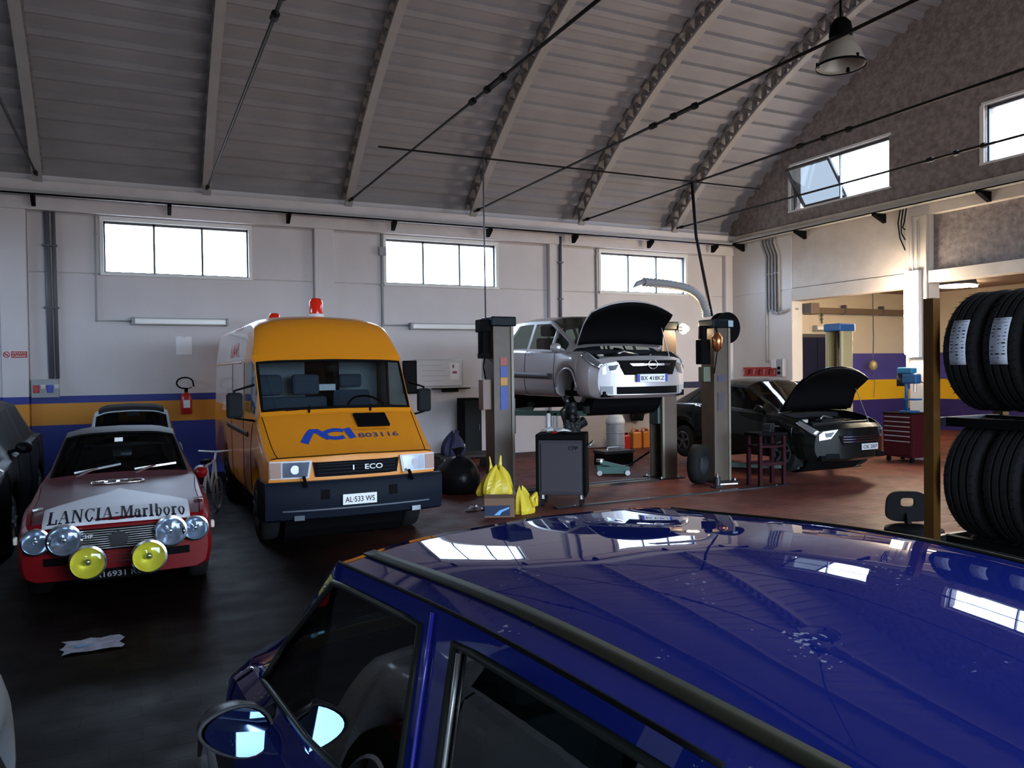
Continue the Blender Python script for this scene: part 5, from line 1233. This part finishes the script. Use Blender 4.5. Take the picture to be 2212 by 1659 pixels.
def film_bag(name, label, loc, rz, R, H, n, seed, tilt=0.):
    t = thing(name, label, 'bag', loc, rz); q = random.Random(seed); ph = [q.uniform(0, 6) for _ in range(4)]; P = []
    for z in span(0, 1, 9):
        row = []
        for a in span(0, 2*PI, n+1)[:-1]:
            base = (1-.15*z-.70*z**3) if z > .05 else .9
            f = 1+.10*math.sin(5*a+ph[0]+z*3)+.07*math.sin(9*a+ph[1]-2*z)+.05*math.sin(14*a+ph[2])
            row.append((R*base*f*math.cos(a)+tilt*z*z, R*.8*base*f*math.sin(a), H*z*(1+.10*math.sin(3*a+ph[3])*z)))
        P.append(row+[row[0]])
    MB().grid(P).build('bag', YB, t)
    return t
t = film_bag('yellow_bag', 'large yellow plastic bag with two handles standing on the carton', (4.17, 9.12, .24), .2, .24, .36, 26, 3, .03)
for s in (-1, 1):
    MB().grid([[(s*.05-.045+.02*s, -.01*k, .27), (s*.06-.01, .02, .28), (s*.05+.045, .01, .27)] for k in (0,)]+[[(s*.07-.02, .0, .40), (s*.08, .02, .41), (s*.08+.025, .01, .40)], [(s*.085-.006, .01, .50), (s*.09, .015, .505), (s*.09+.01, .01, .50)]]).build('handle', YB, t, solid=.006)
t = film_bag('yellow_bag', 'smaller yellow plastic bag slumped beside the carton near the trolley', (4.50, 9.0, 0), .5, .17, .33, 22, 8, -.06)
MB().tube([(.0, -.13, .20), (.07, -.15, .25), (.12, -.12, .20), (.10, -.13, .10), (.03, -.14, .10)], .03, 8, True).build('rolled_mouth', YB, t, True)
YBsave = YB; YB = mat('sack_blue', (.012, .015, .06), .7)
t = film_bag('blue_sack', 'dark blue sack on the low dark bench right of the van', (5.32, 13.55, .29), .4, .25, .42, 24, 12, .05)
MB().bar((.08, -.02, .36), (.12, 0, .44), .07, .05).build('twisted_neck', YB, t, bevel=.015)
YB = YBsave
t = thing('crumpled_wrap', 'crumpled clear wrapping lying left of the carton', 'litter', (3.98, 9.42, 0))
for i in range(6):
    P = [[(rg.uniform(-.02, .02)+.05*a-.1+.06*i, rg.uniform(-.02, .02)+.05*b, rg.uniform(0.002, .07)) for a in range(3)] for b in range(3)]
    MB().grid(P).build('wrap', mat('clear_wrap', (.5, .5, .52), .2), t, True)
t = thing('paper_scrap', 'torn white paper lying on the dark floor at lower left', 'litter', (-.30, 6.02, 0))
MB().grid([[(-.17+.06*i+.02*math.sin(j*2.1), -.13+.055*j+.015*math.sin(i*3), .006+.012*abs(math.sin(i*2+j))) for i in range(7)] for j in range(6)]).build('sheet', mat('dull_paper', (.42, .43, .55), .7, var=.3, vs=14), t, True)
MB().box(-.1, .02, -.02, .0, .018, .021).build('print', mat('print_sky', ()), t)
t = thing('cover_strip', 'long dark steel cover strip across the floor in front of the lifts', 'floor strip', (7.3, 9.05, 0))
MB().prism([(-.05, 0), (.05, 0), (.035, .018), (-.035, .018)], lambda a, b: (-2.3, a, b), lambda a, b: (1.85, a, b)).build('strip', M_DSTEEL, t)
for x in (-2.0, -.8, .5, 1.6): MB().cyl((x, 0, .017), (x, 0, .022), .012, n=8).build('screw', M_STEEL, t)
t = thing('lift_bridge', 'dark floor plate joining the two posts of the lift under the silver car', 'floor plate', (6.4, 10.55, 0))
MB().prism([(-.16, 0), (.16, 0), (.13, .03), (-.13, .03)], lambda a, b: (-1.2, a, b), lambda a, b: (1.3, a, b)).build('plate', M_DSTEEL, t); MB().box(-1.1, 1.2, -.02, .02, .03, .034).build('seam', M_BLK, t)
# ---------------------------------------------------------------- tool trolley and what is on it
t = thing('tool_trolley', 'grey tool trolley with black top in front of the raised silver car', 'trolley', (5.26, 9.30, 0), -.62)
TG = mat('trolley_grey', (.045, .042, .048), .5); 
MB().box(-.31, .31, -.22, .22, .16, .90).build('cabinet', TG, t, bevel=.012)
MB().box(-.34, .34, -.25, .25, .90, .98).build('top_tray', M_BLK, t, bevel=.015)
MB().box(-.27, .27, -.235, -.22, .20, .86).build('door', mat('trolley_door', (.055, .051, .058), .5), t, bevel=.006)
MB().box(-.34, -.30, -.24, .24, .14, .92).box(.30, .34, -.24, .24, .14, .92).build('corner_post', M_BLK, t, bevel=.01)
lettering('CFP', .07, lambda a, b: (.10+a, -.238, .77+b), 'lettering', M_BLK, t, .13, True)
MB().tube([(.35, -.2, .8), (.41, -.2, .85), (.41, .2, .85), (.35, .2, .8)], .015).build('push_handle', M_STEEL, t, True)
for i in (-1, 1):
    for j in (-1, 1):
        c = MB().cyl((i*.26, j*.17, .10), (i*.26, j*.17, .16), .03).build('caster', M_STEEL, t); MB().cyl((i*.26-.02, j*.17, .055), (i*.26+.02, j*.17, .055), .055, n=18).build('wheel', M_RUB, c)
def on_trolley(x, y): 
    c, s = math.cos(-.62), math.sin(-.62); return (5.26+c*x-s*y, 9.30+s*x+c*y, .98)
t = thing('engine_unit', 'black oily engine unit heaped on top of the grey trolley', 'engine part', on_trolley(.13, .02), -.4)
MB().box(-.11, .11, -.10, .10, 0, .20).cyl((-.02, -.02, .18), (.0, 0, .42), .10, .07).cyl((.08, 0, .1), (.19, .03, .16), .07).build('block', mat('oily_black', (.008, .008, .009), .25, bump=.5, bs=30), t, bevel=.015)
MB().cyl((-.05, 0, .38), (-.09, .03, .50), .04).lathe([(.05, 0), (.07, .3), (.07, .7), (.05, 1)], (.02, -.11, .22), (.02, -.17, .22), 16).build('pulley', M_DSTEEL, t, True)
MB().tube([(-.1, -.08, .12), (-.16, -.1, .3), (-.06, -.08, .40), (.06, -.06, .32)], .02).build('hose', M_RUB, t, True)
for i, (x, y, lb) in enumerate(((-.15, -.10, 'white rag lying at the left of the trolley top'), (.01, -.17, 'white rag hanging over the front edge of the trolley top'))):
    t = thing('rag', lb, 'rag', on_trolley(x, y)); P = [[(.05*(a-2)+rg.uniform(-.012, .012), .045*(b-2)+rg.uniform(-.01, .01), .03+.05*math.exp(-((a-2)**2+(b-2)**2)/2)+rg.uniform(0, .02)) for a in range(5)] for b in range(5)]
    MB().grid(P).build('cloth', M_WPL, t, True, solid=.006)
for i, (x, y, h, lb) in enumerate(((-.20, .10, .30, 'tall white spray can at the back left of the trolley'), (-.11, .13, .26, 'shorter white spray can beside the tall one on the trolley'))):
    t = thing('spray_can', lb, 'can', on_trolley(x, y)); MB().lathe([(0, 0), (.032, 0), (.032, .82), (.02, .88), (.0, .88)], (0, 0, 0), (0, 0, h), 16).build('can', M_WPL, t, True, angle=.6); MB().cyl((0, 0, h*.86), (0, 0, h), .018).build('cap', M_BLK, t)
t = thing('red_pliers', 'red handled tool lying between the rags on the trolley', 'tool', on_trolley(-.06, -.12), .7)
MB().bar((-.09, 0, .015), (.02, .012, .02), .016, .016).bar((-.09, .04, .015), (.02, .02, .02), .016, .016).build('handle', M_RED, t); MB().bar((.02, .015, .02), (.07, .018, .018), .03, .012).build('jaw', M_STEEL, t)
# crate, jack, dark wheel and other floor things by the lifts
t = thing('crate', 'black tool crate on the floor behind the grey trolley', 'crate', (8.25, 12.6, 0))
MB().box(-.32, .32, -.2, .2, 0, .28).build('crate', M_BLK, t, bevel=.015); MB().box(-.33, .33, -.21, .21, .24, .29).build('lid', M_DSTEEL, t); MB().tube([(-.15, 0, .29), (-.13, 0, .34), (.13, 0, .34), (.15, 0, .29)], .014).build('handle', M_STEEL, t)
t = thing('trolley_jack', 'green trolley jack on the floor under the raised car', 'jack', (7.55, 11.45, 0), -.5)
MB().box(-.34, .22, -.13, -.09, .03, .15).box(-.34, .22, .09, .13, .03, .15).build('side_plate', mat('jack_green', (.03, .10, .08), .4), t)
MB().bar((.15, 0, .12), (-.28, 0, .22), .10, .06).build('lift_arm', mat('jack_green', ()), t); MB().cyl((-.28, 0, .22), (-.28, 0, .27), .07).build('saddle', M_STEEL, t)
MB().bar((.2, 0, .14), (.62, 0, .42), .03, .03).build('handle', M_BLK, t)
for x in (-.30, .18):
    for s in (-1, 1): MB().cyl((x, s*.13, .045), (x, s*.17, .045), .045, n=14).build('wheel', M_STEEL, t)
t = thing('loose_wheel', 'dark wheel leaning against the lift post beside the black car', 'wheel', (8.06, 9.86, 0), .5)
wl = MB().lathe([(.17, -.0), (.27, -.0), (.31, .1), (.31, .9), (.27, 1), (.17, 1)], (0, -.10, .315), (0, .09, .315), 32).build('tyre', M_RUB, t, True)
MB().lathe([(.175, 0), (.17, .5), (.05, .5), (0, .5)], (0, -.10, .315), (0, .09, .315), 24).build('rim', M_RIMD, t, True, angle=.5)
t = thing('bottle_jack', 'small bottle jack on the floor between the two lift posts', 'jack', (8.02, 9.38, 0))
MB().box(-.08, .08, -.07, .07, 0, .03).cyl((0, 0, .03), (0, 0, .17), .05).build('body', M_DSTEEL, t, bevel=.005); MB().cyl((0, 0, .17), (0, 0, .22), .022).build('ram', M_CHROME, t); MB().bar((.04, 0, .05), (.30, -.12, .06), .02, .02).build('lever', M_STEEL, t)
t = thing('hung_coat', 'dark work coat with white cloth hanging on the wall under the raised car', 'coat', (10.75, Y1-.06, .60))
MB().grid([[(x*(1-.25*k/6)+.02*math.sin(k+x*20), -.06-.05*math.sin((x+.3)*14+k*.3), .72-.12*k) for x in span(-.24, .24, 13)] for k in range(6, -1, -1)]).build('coat', mat('coat_black', (.010, .010, .012), .8), t, True, solid=.03)
MB().grid([[(.16+.06*k*.2+x, -.13-.02*math.sin(x*40), .70-.11*k) for x in span(-.03, .05+.012*k, 5)] for k in range(6)]).build('white_cloth', M_WPL, t, True, solid=.01)
t = thing('trestle', 'dark red steel trestle bench standing beside the black car', 'trestle', (8.86, 9.22, 0), -.1)
TD = mat('trestle_red', (.022, .003, .006), .6)
for x in (-.22, .22):
    for y in (-.14, .14): MB().box(x-.025, x+.025, y-.025, y+.025, 0, .78).build('leg', TD, t)
MB().box(-.27, .27, -.19, .19, .78, .83).build('top', M_BLK, t, bevel=.01); MB().box(-.22, .22, -.155, -.125, .32, .37).box(-.22, .22, .125, .155, .32, .37).build('stretcher', TD, t); MB().box(-.24, .24, -.16, .16, .60, .63).build('shelf', TD, t)
t = thing('vise', 'dark bench vise on the red trestle', 'vise', (8.9, 9.2, .83), .4)
MB().box(-.09, .09, -.06, .06, 0, .05).box(-.07, -.02, -.07, .07, .05, .13).box(.03, .08, -.07, .07, .05, .13).build('body', M_DSTEEL, t, bevel=.008); MB().cyl((.08, 0, .08), (.20, 0, .08), .014).cyl((.19, -.09, .08), (.19, .09, .08), .008).build('screw', M_STEEL, t)
# ---------------------------------------------------------------- right wall fittings
for i, (y, nm) in enumerate(((14.22, 'first'), (14.12, 'second'), (14.02, 'third'), (13.92, 'fourth'), (13.82, 'fifth'))):
    x = X1-.045; t = thing('conduit', nm+' from the corner of five grey conduits bending into the side room', 'pipe', (x, y, 4.9))
    pts = [(0, .12, 0), (0, .12, -.12), (0, -.02, -.42), (0, -.02, -1.62-.05*i)]
    pts += [(0, -.02, -2.95)] if i == 0 else [(0, -.10-.02*i, -1.78-.0*i), (0, -.30, -1.84+.03*i), (.2, -.42, -1.84+.03*i)]
    MB().tube(pts, .028, 8).build('pipe', M_PIPE, t, True); MB().cbox((0, -.02, -.85), (.065, .07, .03)).build('clip', M_GREYP, t)
t = thing('wall_sockets', 'grey socket column with round outlets by the side room opening', 'socket box', (X1-.06, 13.72, 1.83))
MB().box(-.05, .05, -.09, .10, -.22, .20).build('box', M_GREYP, t, bevel=.012); MB().box(-.05, .05, .12, .28, -.02, .18).build('box', M_WPL, t, bevel=.012)
for z in (-.13, -.02): MB().cyl((-.05, .02, z), (-.075, .02, z), .04).build('socket', M_BLK, t)
t = thing('red_tool_rack', 'red tool rack with hooks on the right wall behind the black car', 'rack', (X1-.03, 14.38, 1.73))
MB().box(-.03, .02, -.60, .62, -.11, .11).build('panel', M_RED, t, bevel=.006)
for i in range(7): MB().bar((-.03, -.5+i*.17, .04), (-.09, -.5+i*.17, .05), .014, .014).bar((-.08, -.5+i*.17, .05), (-.07, -.47+i*.17, -.07), .022, .012).build('hook', M_BLK if i % 2 else M_STEEL, t)
t = thing('hanging_cables', 'bunch of dark cables hanging from the wall rail above the tube lamp', 'cable', (X1-.10, 10.45, 4.9))
for i in range(3): MB().tube([(.02*i, .06-.05*i, .05), (0, .12-.07*i, -.25), (.03, .10-.03*i, -.55+.1*i), (.05, .0, -.8+.2*i)], .012).build('cable', M_BLK, t, True)
t = thing('tool_chest', 'dark red tool chest with silver drawer handles against the pillar', 'tool chest', (13.32, 10.14, 0))
CR = mat('chest_red', (.035, .004, .006), .45)
MB().box(-.27, .27, -.32, .32, .10, .92).build('carcass', CR, t, bevel=.01)
for i, (z0, z1) in enumerate(((.80, .88), (.71, .79), (.62, .70), (.53, .61), (.44, .52), (.14, .42))):
    d = MB().box(-.285, -.27, -.30, .30, z0, z1).build('drawer', CR, t, bevel=.004); MB().box(-.305, -.285, -.27, .27, z1-.030, z1-.010).build('handle', M_STEEL, d, bevel=.004)
MB().box(-.28, .28, -.33, .33, .92, .94).build('top', M_BLK, t)
for i in (-1, 1):
    for j in (-1, 1): MB().cyl((i*.2, j*.25-.02, .05), (i*.2, j*.25+.02, .05), .05, n=14).build('caster', M_BLK, t)
t = thing('bench_press', 'blue bench drill press standing on the red tool chest', 'machine', (13.33, 10.10, .94))
PB_ = mat('press_blue', (.006, .075, .2), .4)
MB().box(-.14, .14, -.12, .12, 0, .035).build('base', PB_, t, bevel=.01); MB().cyl((0, .06, .03), (0, .06, .80), .032, n=14).build('column', PB_, t, True)
MB().box(-.09, .09, -.20, .10, .55, .74).build('head', PB_, t, bevel=.03); MB().box(-.08, .10, -.10, .22, .74, .86).build('belt_cover', mat('press_light_blue', (.015, .15, .30), .4), t, bevel=.03); MB().cyl((0, .18, .5), (0, .18, .74), .075, n=18).build('motor', M_DSTEEL, t, True)
MB().cyl((0, -.12, .40), (0, -.12, .56), .025).build('chuck', M_STEEL, t); MB().bar((.09, -.1, .62), (.22, -.16, .55), .015, .015).build('feed_lever', M_BLK, t); MB().cbox((0, -.08, .25), (.22, .22, .03)).build('table', PB_, t)
# ---------------------------------------------------------------- side room
t = struct(MB().box(16.12, 16.20, Y1-.05, Y1+.02, 0, 2.70).box(17.30, 17.38, Y1-.05, Y1+.02, 0, 2.70).box(16.12, 17.38, Y1-.05, Y1+.02, 2.64, 2.72).build('door_1', M_FRAME))
for x in (16.20, 16.755):
    l = MB().box(x+.005, x+.54, Y1-.035, Y1-.004, .01, 2.63).build('leaf', mat('door_navy', (.012, .014, .035), .45), t)
    MB().box(x+(.46 if x < 16.5 else .05), x+(.49 if x < 16.5 else .08), Y1-.07, Y1-.035, 1.0, 1.15).build('handle', M_STEEL, l)
t = thing('trunking', 'brown cable trunking along the top of the side room wall', 'trunking', (17.3, Y1-.10, 3.30))
MB().box(-3.2, 3.2, -.06, .08, -.02, .13).build('duct', mat('trunking_brown', (.16, .11, .075), .6), t)
for x in (-1.2, .4, 1.9): MB().box(x-.03, x+.03, -.07, .08, -.03, .22).build('clamp', M_PIPED, t)
t = thing('junction_box', 'square brown box where the conduits enter the side room', 'box', (X1+.42, 13.30, 3.18))
MB().box(-.1, .16, -.14, .14, -.13, .13).build('box', mat('trunking_brown', ()), t, bevel=.02); MB().box(-.11, -.1, -.1, .1, -.09, .09).build('lid', M_PIPED, t)
conduit([(16.9, Y1-.06, 3.30), (16.9, Y1-.06, 3.0)], .02, 'short conduit feeding the batten lamp over the dark double door', M_PIPED)
batten(16.62, 17.5, 2.87, Y1-.05, 'unlit cream batten lamp over the dark double door in the side room', m=mat('batten_cream', (.5, .42, .3), .5))
t = thing('cord_lamp', 'yellowish cage lamp hanging on a long cord in the side room', 'lamp', (18.45, 15.1, 1.84))
MB().tube([(0, 0, 2.05), (.02, 0, .8), (.0, 0, .1)], .014).build('cord', M_PIPED, t); MB().lathe([(.03, 1), (.09, .8), (.12, .35), (.06, 0)], (0, 0, -.12), (0, 0, .14), 12).build('cage', mat('cage_brass', (.45, .36, .18), .4, .3), t, True)
MB().tube([(-.02, 0, -.12), (.06, 0, -.5), (.02, 0, -.9)], .008).build('lead', M_PIPED, t, True)
M_OV = mat('lit_disc', (1, .95, .85), .5, emit=8, ecol=(1, .86, .66))
t = thing('disc_lamp', 'lit round ceiling lamp in the side room above the tyres', 'lamp', (16.0, 10.98, 3.56))
MB().lathe([(0, 0), (.30, .0), (.36, .5), (.36, 1), (0, 1)], (0, 0, -.05), (0, 0, .0), 28).build('diffuser', M_OV, t, True, angle=.6); MB().lathe([(.37, 0), (.40, .2), (.37, 1), (.12, 1.2)], (0, 0, -.01), (0, 0, .10), 28).build('shade', M_PIPED, t, True); MB().tube([(0, 0, .1), (0, 0, .34)], .012).build('cord', M_BLK, t)
M_SR = mat('side_room_fill', (1, .92, .75), .5, emit=30, ecol=(1, .78, .50))  # glow of the lamps added out of view to light the side room
for x, y, lb in ((15.6, 13.4, 'unseen lamp added on the side room ceiling near the opening'), (18.4, 12.6, 'unseen lamp added on the side room ceiling farther in'), (16.5, 7.5, 'unseen lamp added on the side room ceiling behind the tyres')):
    t = thing('added_batten', lb, 'lamp', (x, y, 3.84)); MB().box(-.75, .75, -.08, .08, -.0, .06).build('housing', M_WPL, t); MB().box(-.72, .72, -.06, .06, -.06, 0).build('diffuser', M_SR, t, bevel=.02)
# ---------------------------------------------------------------- tyre rack, stool
RX, RY = 4.02, 2.92
t = thing('tyre_rack', 'tall rack with ochre steel posts holding new tyres at the right edge', 'rack', (RX, RY, 0))
OC = mat('ochre_post', (.07, .030, .005), .6, spec=.1, var=.2, vs=6)
for dx in (0, .62):
    for dy in (0, -1.75): MB().box(dx-.008, dx+.035, dy-.03, dy+.03, 0, 2.22).box(dx+.035, dx+.05, dy-.03, dy-.022, 0, 2.22).build('post', OC, t)
for z in (.18, .83, 1.50):
    for dx in (.14, .50): MB().box(dx-.02, dx+.02, -1.75, 0, z, z+.05).build('rail', M_BLK, t)
    for dy in (0, -1.75): MB().box(0, .62, dy-.015, dy+.015, z, z+.05).build('cross_bar', M_DSTEEL, t)
def make_tyre(loc, label, lab=True):
    t = thing('tyre', label, 'tyre', loc, 0, 'new tyres on the rack'); r, w = .335, .212
    prof = [(.205, .06), (.215, 0.0), (.27, -.03), (.315, .04), (.332, .14)]
    for a in (.30, .5, .70): prof += [(r, a-.11), (r, a-.035), (r-.012, a-.02), (r-.012, a+.02), (r, a+.035)]
    prof += [(r, .81), (.332, .86), (.315, .96), (.27, 1.03), (.215, 1.0), (.205, .94), (.205, .06)]
    MB().lathe(prof, (0, -w/2, 0), (0, w/2, 0), 44).build('carcass', M_RUB, t, True, angle=.7)
    b = MB()
    for i in range(44):
        a = 2*PI*i/44
        for y0, y1 in ((-.085, -.05), (.05, .085)): b.bar((math.cos(a)*(r+.001), y0, math.sin(a)*(r+.001)), (math.cos(a+.05)*(r+.001), y1, math.sin(a+.05)*(r+.001)), .008, .002)
    o = b.build('tread_block', M_RUB, t); o['kind'] = 'stuff'
    if lab:
        def lp(y, a, d): return (-(r+d)*math.cos(a), y, (r+d)*math.sin(a))
        a0, a1 = -.22, .52
        l = MB().grid([[lp(y, a, .003) for y in (-.046, .0, .046)] for a in span(a0, a1, 9)]).build('label', mat('tyre_label', (.36, .38, .44), .6), t, True, solid=.002)
        b = MB(); rr = random.Random(int(loc[1]*100))
        for k in range(12):
            a = a1-.04-k*.055
            for y in span(-.038, .025, 5 if k < 2 else 3): 
                if rr.random() < .8: wd = rr.uniform(.008, .02); h = .006 if k < 2 else rr.uniform(.006, .022); b.add([lp(y, a, .0065), lp(y+wd, a, .0065), lp(y+wd, a+h, .0065), lp(y, a+h, .0065)], [(0, 1, 2, 3)])
        o = b.build('label_print', M_TXT, l); o['kind'] = 'stuff'
    return t
nth = ['first', 'second', 'third', 'fourth', 'fifth', 'sixth', 'seventh']
for i in range(7): make_tyre((RX+.33, RY-.17-i*.222, 1.92), 'black tyre, %s from the ochre post in the upper rack row' % nth[i])
for k, z in ((0, 1.205), (1, .555)):
    for i in range(7): make_tyre((RX+.33, RY-.17-i*.222, z), 'black tyre, %s from the ochre post in the %s rack row' % (nth[i], ('middle', 'lowest')[k]), False)
t = thing('stool', 'black plastic stool with a hole in its backrest, beside the ochre post', 'stool', (5.62, 4.22, 0), -.6)
b = MB(); out = []; inn = []
for a in span(0, 2*PI, 33)[:-1]:
    c, s = math.cos(a), math.sin(a); sg = lambda v: (abs(v)**.55)*(1 if v >= 0 else -1)
    out.append((.165*sg(c)*(1-.12*s), .14, .685+.125*sg(s))); inn.append((.055*sg(c), .14, .72+.035*sg(s)))
P = [out, inn]; n = 32
for dy in (0, .035): b.add([(x, y+dy, z) for x, y, z in out]+[(x, y+dy, z) for x, y, z in inn], [(i, (i+1) % n, n+(i+1) % n, n+i) for i in range(n)])
for L_ in (out, inn): b.add([p for p in L_]+[(x, y+.035, z) for x, y, z in L_], [(i, (i+1) % n, n+(i+1) % n, n+i) for i in range(n)])
b.build('backrest', M_BLK, t)
MB().lathe([(0, 0), (.2, 0), (.225, .3), (.215, .8), (.15, 1), (0, 1)], (0, 0, .47), (0, 0, .55), 28).build('seat', M_BLK, t, True, angle=.7)
MB().bar((0, .13, .53), (0, .16, .62), .08, .03).build('back_bracket', M_BLK, t)
for i in range(4):
    a = PI/4+i*PI/2; MB().bar((.12*math.cos(a), .12*math.sin(a), .47), (.19*math.cos(a), .19*math.sin(a), 0), .03, .03).build('leg', M_BLK, t)
# white tubular bicycle frame between the coupe and the van
t = thing('bicycle', 'small white framed bicycle standing between the red coupe and the yellow van', 'bicycle', (.86, 10.9, 0), 1.2)
WF = mat('bike_white', (.7, .72, .76), .35)
MB().tube([(-.22, 0, .33), (-.10, 0, .66), (.25, 0, .70), (.02, 0, .30), (-.10, 0, .66)], .018).tube([(.25, 0, .70), (.30, 0, .78)], .016).tube([(.26, 0, .66), (.36, 0, .23)], .016).tube([(-.22, 0, .33), (-.38, 0, .23), (-.1, 0, .6)], .014).build('frame', WF, t, True)
for x in (-.38, .36): MB().tube([(x+.21*math.cos(a), 0, .23+.21*math.sin(a)) for a in span(0, 2*PI, 25)[:-1]], .016, 6, True).bar((x-.2, 0, .23), (x+.2, 0, .23), .006, .006).bar((x, 0, .03), (x, 0, .43), .006, .006).build('wheel', M_GREYP, t)
MB().tube([(.28, -.22, .82), (.30, 0, .80), (.28, .22, .82)], .012).build('handlebar', WF, t, True); MB().cbox((-.12, 0, .72), (.18, .1, .05)).build('saddle', M_BLK, t, bevel=.015)
